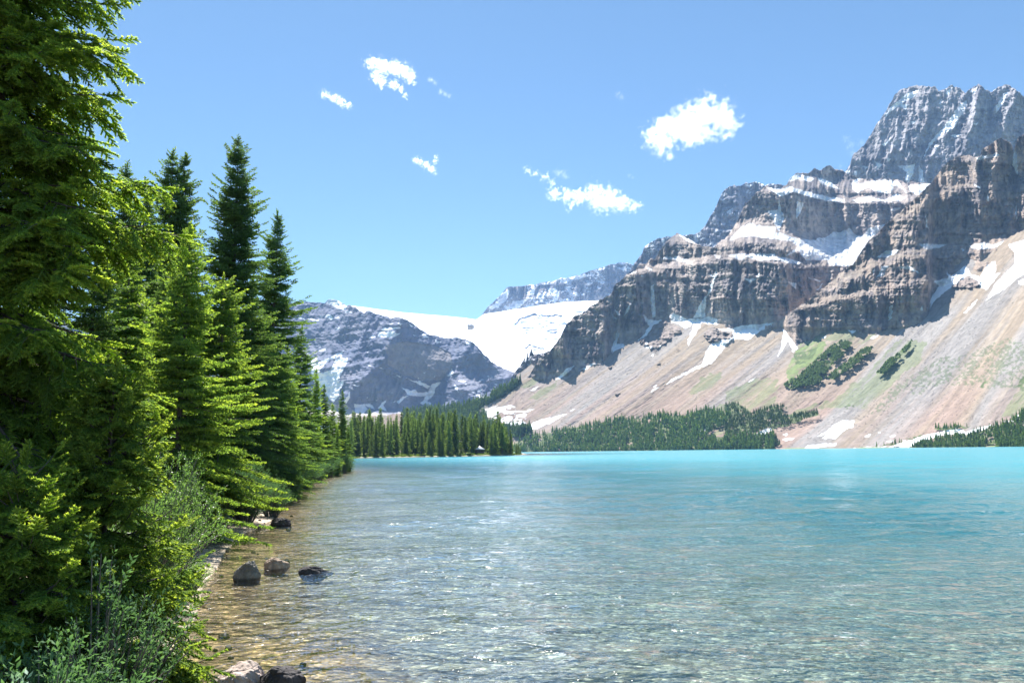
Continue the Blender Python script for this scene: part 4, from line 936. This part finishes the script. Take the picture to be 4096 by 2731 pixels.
for k, (F, d, s, lb) in enumerate([((665, 1100), 50, 1.3, 'first dark bush along the shaded bank beyond the teal willow'), ((695, 1095), 62, 1.5, 'second dark bush along the shaded bank, under the slim spruce'), ((725, 1085), 76, 1.7, 'third dark bush along the shaded bank, before the sunlit spruces'), ((755, 1080), 92, 1.8, 'fourth dark bush along the shaded bank, near the tip'), ((785, 1078), 108, 1.9, 'last dark bush on the shaded bank, at the tip of the shore')]):
    sh(F, d, s, 1.6 * s, 70, 12, 0.42, lt_small, 'dark_willow', lb, group='bushes along the shaded bank')

# peninsula wood -----------------------------------------------------
protos = []
for k in range(7):
    r = random.Random(500 + k)
    H = 20.0
    d_ = conifer(r, H, [1.9, 2.3, 2.0, 2.7, 1.8, 2.4, 3.0][k], [3.0, 1.0, 5, 0.5, 2, 1.2, 0.4][k], 0.62, 7, 0.75, 1.15, far_tp, a_low=-25, a_top=30, sag=0.1, upt=0.1, prof=[0.75, 0.85, 0.7, 0.9, 0.65, 0.8, 0.95][k], irregular=0.4)
    o = tree_object('spruce_tree', d_, MAT['needle_far'], limbs=False); protos.append(o)
usedp = [False] * 7
topP = line(FV([(780,960),(800,945),(820,955),(850,945),(900,950),(960,942),(1000,940),(1040,945),(1080,950),(1110,955),(1150,952),(1170,985),(1185,1005),(1200,1020)]))
pos = []
shore_pen = np.array(penW)
for i in range(900):
    if len(pos) >= 250: break
    F = rnd.uniform(782, 1196) if len(pos) < 210 else rnd.uniform(650, 785); x = FV([(F, 1040)])[0][0]
    d0_ = np.interp(F, [p[0] for p in pen], np.hypot(shore_pen[:, 0], shore_pen[:, 1]))
    dep_ = rnd.random() ** 1.2 * (95 if F < 1120 else 95 - (F - 1120) * 1.05) + 3.5
    D = d0_ + dep_
    d = ray(x, 450); p = np.array([d[0] * D, d[1] * D])
    if any((p[0] - q[0]) ** 2 + (p[1] - q[1]) ** 2 < 2.6 ** 2 for q in pos): continue
    if 1078 < F < 1124 and dep_ < 16: continue
    ztop = CAM[2] + ray(x, topP(x) + abs(rnd.gauss(0, 11)) - 4)[2] * D
    gz = float(ground_z(np.array([p[0]]), np.array([p[1]]))[0][0])
    Ht = (ztop - gz) * rnd.uniform(0.8, 1.03)
    if dep_ < 12: Ht *= rnd.choice([0.3, 0.55, 0.8, 0.9, 1.0])
    if Ht < 3: continue
    pos.append((p[0], p[1], gz, Ht, F, dep_))
pos.sort(key=lambda q: -q[3])
for i, (x, y, gz, Ht, F, dp) in enumerate(pos):
    k = (3 + (i % 4)) if Ht < 12 else rnd.randrange(6)
    o = protos[k] if not usedp[k] else copy_tree(protos[k]); usedp[k] = True
    s = Ht / 20.0; o.location = (x, y, gz - 0.1); w_ = s * rnd.uniform(0.9, 1.3) * (1.2 if s < 0.6 else 1.0); o.scale = (w_, w_, s); o.rotation_euler.z = rnd.uniform(0, 6.28)
    if dp < 12:
        lb = 'low spruce at the front edge of the wooded point, by the water' if Ht < 12 else 'tall spruce in the front row of the wooded point, by the water'
    else: lb = 'spruce standing inside the wooded point across the water'
    tag(o, lb, 'tree', {'l': 'low spruces along the edge of the wooded point', 't': 'tall spruces in the front row of the wooded point', 's': 'spruces inside the wooded point'}[lb[0]])
for o in [protos[k] for k in range(7) if not usedp[k]]:
    for ch in list(o.children): bpy.data.objects.remove(ch)
    bpy.data.objects.remove(o)

# far woods ----------------------------------------------------------
def wood(name, polys, n, hm, Dfn, seed, label, cat='forest', wfac=0.16, topbias=None):
    r = np.random.default_rng(seed); allp = np.concatenate(polys); x0, y0 = allp.min(0); x1, y1 = allp.max(0)
    Xs = r.uniform(x0, x1, n * 12); Ys = r.uniform(y0, y1, n * 12); m_ = np.zeros(len(Xs), bool)
    for p in polys: m_ |= inpoly(p, Xs, Ys)
    dens = fbm(Xs / 9, Ys / 5, seed, 3) > -0.28 + 0.25 * r.random(len(Xs)) - 0.2
    Xs = Xs[m_ & dens][:n]; Ys = Ys[m_ & dens][:n]
    D = Dfn(Xs, Ys); P = at(Xs, Ys, D); P[:, 2] = np.maximum(P[:, 2], 0.3) - 0.5
    n = len(P); H = hm * r.uniform(0.5, 1.35, n) * (D / 1200) ** 0.0; W = H * wfac * r.uniform(0.8, 1.3, n)
    # each tree: 4 ragged tiers of 5 drooping triangles
    Vs = []; Ts = []
    for tier in range(5):
        zt = H * (1.0 - 0.17 * tier); zl = H * (0.80 - 0.18 * tier) ; rad = W * (0.35 + 0.2 * tier)
        for s in range(5):
            th = r.uniform(0, 6.283, n); dt = 0.75
            rr = rad * r.uniform(0.75, 1.2, n)
            a_ = np.stack([P[:, 0], P[:, 1], P[:, 2] + zt], 1)
            b_ = np.stack([P[:, 0] + rr * np.cos(th - dt), P[:, 1] + rr * np.sin(th - dt), P[:, 2] + zl * r.uniform(0.9, 1.05, n)], 1)
            c_ = np.stack([P[:, 0] + rr * np.cos(th + dt), P[:, 1] + rr * np.sin(th + dt), P[:, 2] + zl * r.uniform(0.9, 1.05, n)], 1)
            Vs.append(np.stack([a_, b_, c_], 1)); tt = r.uniform(0, 0.7, n); Ts.append(np.repeat(tt[:, None], 3, 1))
    V = np.stack(Vs, 1).reshape(-1, 3); T = np.stack(Ts, 1).reshape(-1)
    o = mesh_np(name, V, np.arange(len(V)).reshape(-1, 3), MAT['needle_far'], attrs={'tint': T}); tag(o, label, cat, kind='stuff'); return o
nb = 12
wood('forest', [green_dark[nb - 0]], 3600, 10, lambda x, y: Dscree(x, y) - 6, 71, 'dense dark wood along the far shore below the scree')
wood('forest', [green_dark[4], green_dark[nb + 1]], 1900, 5.5, lambda x, y: Dscree(x, y) - 6, 72, 'dark thicket on the low scree left of the pink rubble')
wood('forest', [green_dark[5], green_dark[6], green_dark[7]], 1800, 6.5, lambda x, y: Dscree(x, y) - 6, 73, 'dark thicket along the right end of the far shore, behind the snow strip')
wood('forest', [green_dark[0], green_dark[1], green_dark[2]], 1700, 3.6, lambda x, y: Dscree(x, y) - 6, 74, 'dark green streaks of low trees high on the scree', wfac=0.55)
wood('forest', [green_dark[-1], green_dark[-2]], 3600, 17, lambda x, y: Dscree(x, y) - 6, 75, 'blue-green wood on the valley side behind the wooded point')
for k, (cx, cy_) in enumerate([(1790, 1215), (1605, 1235), (1595, 1240), (1490, 1265), (1178, 1325), (1615, 1240), (2020, 1240)]):
    pass

# grass on the peninsula edge
r = np.random.default_rng(9); n = 9000
seg = r.integers(0, len(penW) - 1, n); f_ = r.random(n); pw = np.array(penW)
B = pw[seg] + (pw[seg + 1] - pw[seg]) * f_[:, None]; rr = B / np.linalg.norm(B, axis=1)[:, None]; B = B + rr * (1.2 + 9 * r.random(n) ** 1.3)[:, None]
gz = ground_z(B[:, 0], B[:, 1])[0]; th = r.uniform(0, 6.283, n); hw = r.uniform(0.15, 0.4, n); hh_ = r.uniform(0.2, 0.7, n) * (0.5 + vn(B[:, 0] / 6, B[:, 1] / 6, 3))
V = np.stack([np.stack([B[:, 0] - hw * np.cos(th), B[:, 1] - hw * np.sin(th), gz - 0.05], 1), np.stack([B[:, 0] + hw * np.cos(th), B[:, 1] + hw * np.sin(th), gz - 0.05], 1), np.stack([B[:, 0], B[:, 1], gz + hh_], 1)], 1).reshape(-1, 3)
g = mesh_np('grass', V, np.arange(len(V)).reshape(-1, 3), MAT['grass'], attrs={'tint': np.repeat(r.random(n), 3)}); tag(g, 'yellow-green grass along the edge of the wooded point', 'grass', kind='stuff')

# ------------------------------------------------------------------ boulders
def boulder(name, F, wpx, hpx, dep_r, mat, lb, seed, sub=5, flat=0.5, rotz=0.0, ridge=0.0, sink=0.3):
    x, y = FV([F])[0]; P = ground(x, y, 0.0); D = math.hypot(P[0], P[1]); s = 0.43537 * D / FPX
    Wm = wpx * s / 2; Hm = hpx * s; Dm = Wm * dep_r
    import bmesh
    bm_ = bmesh.new(); bmesh.ops.create_icosphere(bm_, subdivisions=sub, radius=1.0)
    rr_ = random.Random(seed); V = np.array([v.co[:] for v in bm_.verts])
    cuts = []
    for i in range(16):
        nrm = np.array([rr_.gauss(0, 1), rr_.gauss(0, 1), rr_.gauss(0, 0.9)]); nrm /= np.linalg.norm(nrm); cuts.append((nrm, rr_.uniform(0.62, 0.95)))
    for nrm, dd in cuts:
        q = V @ nrm; ov = np.clip(q - dd, 0, None); V = V - nrm * ov[:, None] * 0.85
    nse = fbm(V[:, 0] * 2.2 + seed, V[:, 1] * 2.2 + V[:, 2] * 1.7, seed, 5, 0.55); V = V * (1 + 0.16 * nse + 0.05 * fbm(V[:, 0] * 9, V[:, 1] * 9 + V[:, 2] * 7, seed + 3, 3))[:, None]
    V = V / np.array([np.abs(V[:, 0]).max(), np.abs(V[:, 1]).max(), 1.0])
    V[:, 2] = V[:, 2] / V[:, 2].max()
    if ridge: V[:, 2] *= 1 - ridge * np.clip(V[:, 0], -1, 1) * 0.5
    V[:, 0] *= Wm; V[:, 1] *= Dm; V[:, 2] = np.where(V[:, 2] > 0, V[:, 2] * Hm * 0.9 + Hm * 0.0, V[:, 2] * Hm * 0.7)
    for v, c_ in zip(bm_.verts, V): v.co = c_
    me = bpy.data.meshes.new(name); bm_.to_mesh(me); bm_.free(); me.materials.append(MAT[mat])
    for pl in me.polygons: pl.use_smooth = False
    o = bpy.data.objects.new(name, me); col.objects.link(o); dr = P[:2] / D
    o.location = (P[0] + dr[0] * Dm, P[1] + dr[1] * Dm, 0.0); o.rotation_euler.z = -math.atan2(P[0], P[1]) + rotz
    tag(o, lb, 'rock'); return o
boulder('boulder', (568, 1334), 60, 44, 0.8, 'rock_grey', 'round grey cracked boulder standing in the shallows, left of the tan one', 3)
boulder('boulder', (633, 1311), 60, 30, 0.75, 'rock_tan', 'tan flat-topped boulder in the shallows between the grey and the dark rocks', 8)
boulder('boulder', (722, 1322), 82, 21, 0.45, 'rock_dark', 'long low dark rock farthest out in the water', 12, ridge=0.5)
boulder('boulder', (645, 1208), 46, 20, 0.6, 'rock_dark', 'low brown rock in the water beside the teal willow', 17)
boulder('boulder', (540, 1590), 128, 56, 0.8, 'rock_pale', 'pale pinkish boulder at the bottom edge, left of the dark cracked one', 21, rotz=0.1)
boulder('boulder', (642, 1590), 110, 50, 0.8, 'rock_dark', 'dark cracked boulder at the bottom edge, right of the pale one', 26)

stones = [boulder('stone', (560, 1400), 22, 9, 0.8, mm, 'x', 60 + k, sub=3) for k, mm in enumerate(('rock_tan', 'rock_grey', 'rock_dark', 'rock_pale'))]
rs_ = random.Random(5); shp = np.array(shore)
for k in range(64):
    i_ = rs_.randrange(1, 11); f_ = rs_.random(); q = shp[i_] + (shp[i_ + 1] - shp[i_]) * f_; nx_ = rs_.gauss(0.1, 0.55)
    o = stones[k] if k < 4 else stones[rs_.randrange(4)].copy()
    if k >= 4: col.objects.link(o)
    xx, yy = q[0] + nx_, q[1] + rs_.uniform(-.3, .3); zz = float(ground_z(np.array([xx]), np.array([yy]))[0][0])
    sc_ = rs_.uniform(0.35, 1.25); o.location = (xx, yy, max(zz, -0.06) + 0.005); o.scale = (sc_, sc_ * rs_.uniform(.7, 1.2), sc_ * rs_.uniform(0.7, 1.2)); o.rotation_euler.z = rs_.uniform(0, 6.28)
    tag(o, 'small stone lying along the left waterline, far smaller than the boulders', 'stone', 'small stones along the left waterline')

# rock outcrop in the glacier
pxy = CA([(1530, 405)])[0]; 
P = at(pxy[0], pxy[1], 4700.0)
import bmesh
bm_ = bmesh.new(); bmesh.ops.create_icosphere(bm_, subdivisions=4, radius=1.0)
for v in bm_.verts:
    q = 1 + 0.7 * float(fbm(np.array([v.co.x * 2]), np.array([v.co.y * 2 + v.co.z]), 77, 3)[0]); v.co = Vector((v.co.x * 21 * q, v.co.y * 30 * q, v.co.z * 13 * q))
me = bpy.data.meshes.new('rock_outcrop'); bm_.to_mesh(me); bm_.free(); me.materials.append(MAT['rock_far'] if 'rock_far' in MAT else MAT['rock_grey'])
o = bpy.data.objects.new('rock_outcrop', me); col.objects.link(o); o.location = P.tolist(); tag(o, 'small grey rock outcrop sticking out of the white snowfield', 'rock')

# ------------------------------------------------------------------ lakeside shelter
def flatmat(name, c, rough=0.7, sc=8):
    m, nt, out = newmat(name); t = NT(nt); n1 = t.noise(t.obj(), sc, 5, 0.6).outputs[0]
    cc = t.mix(1.0, c, t.ramp(n1, [(0.3, 0.8), (0.7, 1.15)]), 'MULTIPLY')
    bs = t.n('ShaderNodeBsdfPrincipled', {'Base Color': cc, 'Roughness': rough}); t.link(bs.outputs[0], out.inputs[0]); return m
mr = flatmat('pale_roof', (0.75, 0.75, 0.74)); mw = flatmat('brown_timber', (0.10, 0.06, 0.04)); mwl = flatmat('pale_timber', (0.55, 0.52, 0.48))
def boxV(x0, x1, y0, y1, z0, z1):
    v = np.array([(x, y, z) for z in (z0, z1) for y in (y0, y1) for x in (x0, x1)], float); return v, hf
def boxes(name, bl, mat, parent):
    Vs = []; Fs = []; o_ = 0
    for b in bl:
        v, f = boxV(*b); Vs.append(v); Fs.append(f + o_); o_ += 8
    return mesh_np(name, np.concatenate(Vs), np.concatenate(Fs), mat, parent)
xh, yh = FV([(1102, 1044)])[0]; d = ray(xh, yh); Dh = float(np.hypot(*gp((1102, 1045.5)))) + 7
root = empty('lakeside_shelter', (d[0] * Dh, d[1] * Dh, 0.9)); root.rotation_euler.z = 0.5; root.scale = (0.66, 0.66, 0.66)
tag(root, 'small lakeside shelter with white pyramid roof and dark timber walls among the spruces', 'hut')
A = 2.9
v = np.array([(-A - .6, -A - .6, 4.3), (A + .6, -A - .6, 4.3), (A + .6, A + .6, 4.3), (-A - .6, A + .6, 4.3), (-.5, -.5, 6.7), (.5, -.5, 6.7), (.5, .5, 6.7), (-.5, .5, 6.7), (0, 0, 7.6),
              (-A - .6, -A - .6, 4.12), (A + .6, -A - .6, 4.12), (A + .6, A + .6, 4.12), (-A - .6, A + .6, 4.12)])
f4 = np.array([(0,1,5,4),(1,2,6,5),(2,3,7,6),(3,0,4,7),(9,10,1,0),(10,11,2,1),(11,12,3,2),(12,9,0,3),(12,11,10,9)]); f3 = np.array([(4,5,8),(5,6,8),(6,7,8),(7,4,8)])
mesh_np('roof', v, [f4, f3], mr, root)
for sx in (-1, 1):
    for sy in (-1, 1): boxes('post', [(sx * A - .15, sx * A + .15, sy * A - .15, sy * A + .15, -0.6, 4.1)], mw, root)
boxes('floor', [(-A - .3, A + .3, -A - .3, A + .3, 0.9, 1.1)], mw, root)
boxes('wall', [(-A + .16, A - .16, A - .12, A + .06, 1.11, 3.9)], mw, root)
boxes('railing', [(-A + .16, A - .16, -A - .08, -A + .04, 1.11, 2.4), (-A - .08, -A + .04, -A + .16, A - .16, 1.11, 2.4), (A - .04, A + .08, -A + .16, A - .16, 1.11, 2.4)], mw, root)
boxes('beam', [(-A - .2, A + .2, -A - .12, -A + .12, 3.86, 4.11), (-A - .2, A + .2, A - .12, A + .12, 3.91, 4.11)], mwl, root)

# ------------------------------------------------------------------ clouds (real vapour volumes)
def cloud(name, blobs, alt, dens, lb, noise_amp=0.9, thick=0.8, group=None):
    b = np.array(blobs, float); c = CE(b[:, :2]); rp = b[:, 2] / 1.3067 / 4
    ctr = c.mean(0); e_ = float(ray(*ctr)[2]); D = alt / e_; s = D / FPX * math.sqrt(1 + e_ * e_)
    W0 = at(ctr[0], ctr[1], D)
    rr_ = rt; uu = np.array([0, 0, 1.0]); 
    pts = [at(c[i, 0], c[i, 1], D) for i in range(len(c))]
    rad = rp * s * 1.17
    r_ = random.Random(len(blobs))
    dirv = ray(*ctr); dirv = dirv / np.linalg.norm(dirv)
    pts = [p + dirv * r_.uniform(-0.4, 0.4) * rad[i] for i, p in enumerate(pts)]
    bmx = bmesh.new()
    for p, q in zip(pts, rad):
        bmesh.ops.create_icosphere(bmx, subdivisions=3, radius=q * 1.55, matrix=Matrix.Translation(Vector(p - W0)))
    me = bpy.data.meshes.new(name); bmx.to_mesh(me); bmx.free()
    o = bpy.data.objects.new(name, me); col.objects.link(o); o.location = W0.tolist()
    md = o.modifiers.new('r', 'REMESH'); md.mode = 'VOXEL'; md.voxel_size = float(rad.min() * 0.22)
    dg = bpy.context.evaluated_depsgraph_get(); me2 = bpy.data.meshes.new_from_object(o.evaluated_get(dg)); o.modifiers.clear(); o.data = me2; me2.name = name
    m, nt, out = newmat('cloud_vapour'); t = NT(nt); p = t.obj()
    acc = None
    dn = t.noise(p, 3.0 / rad.mean() * 0.5, 5, 0.6)
    off = t.n('ShaderNodeVectorMath', {0: dn.outputs['Color'], 1: (0.5, 0.5, 0.5)}, operation='SUBTRACT').outputs[0]
    pw_ = t.n('ShaderNodeVectorMath', {0: off, 1: (rad.mean() * 2.6,) * 3, 2: p}, operation='MULTIPLY_ADD').outputs[0]
    for q, rd in zip(pts, rad):
        dv = t.n('ShaderNodeVectorMath', {0: pw_, 1: tuple((q - W0).tolist())}, operation='DISTANCE').outputs['Value']
        f = t.math('MULTIPLY_ADD', dv, -1.0 / float(rd), 1.0)
        acc = f if acc is None else t.math('SMOOTH_MAX', acc, f, 0.15)
    n2 = t.noise(p, 1.0 / rad.mean() * 2.2, 4, 0.5).outputs[0]
    n3 = t.noise(p, 1.0 / rad.mean() * 1.6, 3, 0.5).outputs[0]
    val = t.math('SUBTRACT', acc, t.math('ADD', t.math('MULTIPLY', n2, 2.4), t.math('MULTIPLY', n3, 1.0)))
    val = t.math('ADD', val, 1.40)
    dd = t.math('MULTIPLY', t.n('ShaderNodeClamp', {0: t.math('MULTIPLY', val, 1.0)}).outputs[0], dens * 0.3 / float(rad.mean()))
    pv = t.n('ShaderNodeVolumePrincipled', {'Color': (0.99, 0.99, 0.995, 1), 'Density': dd, 'Anisotropy': 0.6})
    t.link(pv.outputs[0], out.inputs['Volume']); me2.materials.clear(); me2.materials.append(m)
    tag(o, lb, 'cloud', group); return o
cloud('cloud', [(1850,580,62),(1900,610,70),(1900,530,50),(1960,530,78),(2030,510,92),(2110,480,98),(2180,480,85),(2230,520,62),(2050,580,62),(1890,640,42),(2270,530,28),(2130,560,50)], 2300, 9, 'big white puffy cloud above the mountain wall, largest in the sky')
cloud('cloud', [(380,200,34),(430,215,38),(490,225,38),(540,235,38),(580,275,32),(400,270,32),(430,300,30),(490,310,26),(525,335,20),(550,370,16),(335,195,12)], 2500, 7, 'arch-shaped white cloud high in the middle left of the sky')
cloud('cloud', [(125,362,20),(150,372,18),(180,380,22),(215,400,24),(250,420,18)], 2400, 6, 'small slanting white cloud left of the arch-shaped one')
cloud('cloud', [(680,285,16),(705,300,14),(735,350,16),(760,360,16),(780,372,13)], 2500, 0.9, 'faint broken wisp right of the arch-shaped cloud')
cloud('cloud', [(605,705,20),(630,715,20),(655,730,22),(685,752,22),(705,712,16),(712,690,14),(708,772,12)], 2300, 5, 'small forked white cloud low in the middle of the sky')
cloud('cloud', [(1190,755,16),(1230,775,20),(1280,800,24),(1320,820,22),(1330,880,40),(1400,890,40),(1460,900,42),(1540,880,58),(1560,930,52),(1620,910,64),(1680,930,48),(1740,945,34),(1772,945,22),(1410,940,26)], 2150, 8, 'long ragged white cloud with a flat bottom above the brown peak')
cloud('cloud', [(1345,770,24),(1375,775,22),(1390,790,18)], 2200, 0.8, 'thin wisp over the left end of the long ragged cloud')
cloud('cloud', [(1660,360,18),(1680,375,18)], 2350, 0.4, 'very faint wisp high up left of the big puffy cloud')
cw = lambda pts: [((2900 + x / 1.5677 - 1200) * 1.3067, (300 + y / 1.5677 - 100) * 1.3067, r) for x, y, r in pts]
cloud('cloud', cw([(760,400,22),(790,430,20),(855,425,22),(800,490,20),(770,450,16),(725,570,12)]), 2300, 0.5, 'thin veil of cloud touching the left side of the grey summit')
cloud('cloud', [(1720,785,12),(1740,795,10)], 2200, 0.5, 'tiny wisp between the long ragged cloud and the big puffy one')
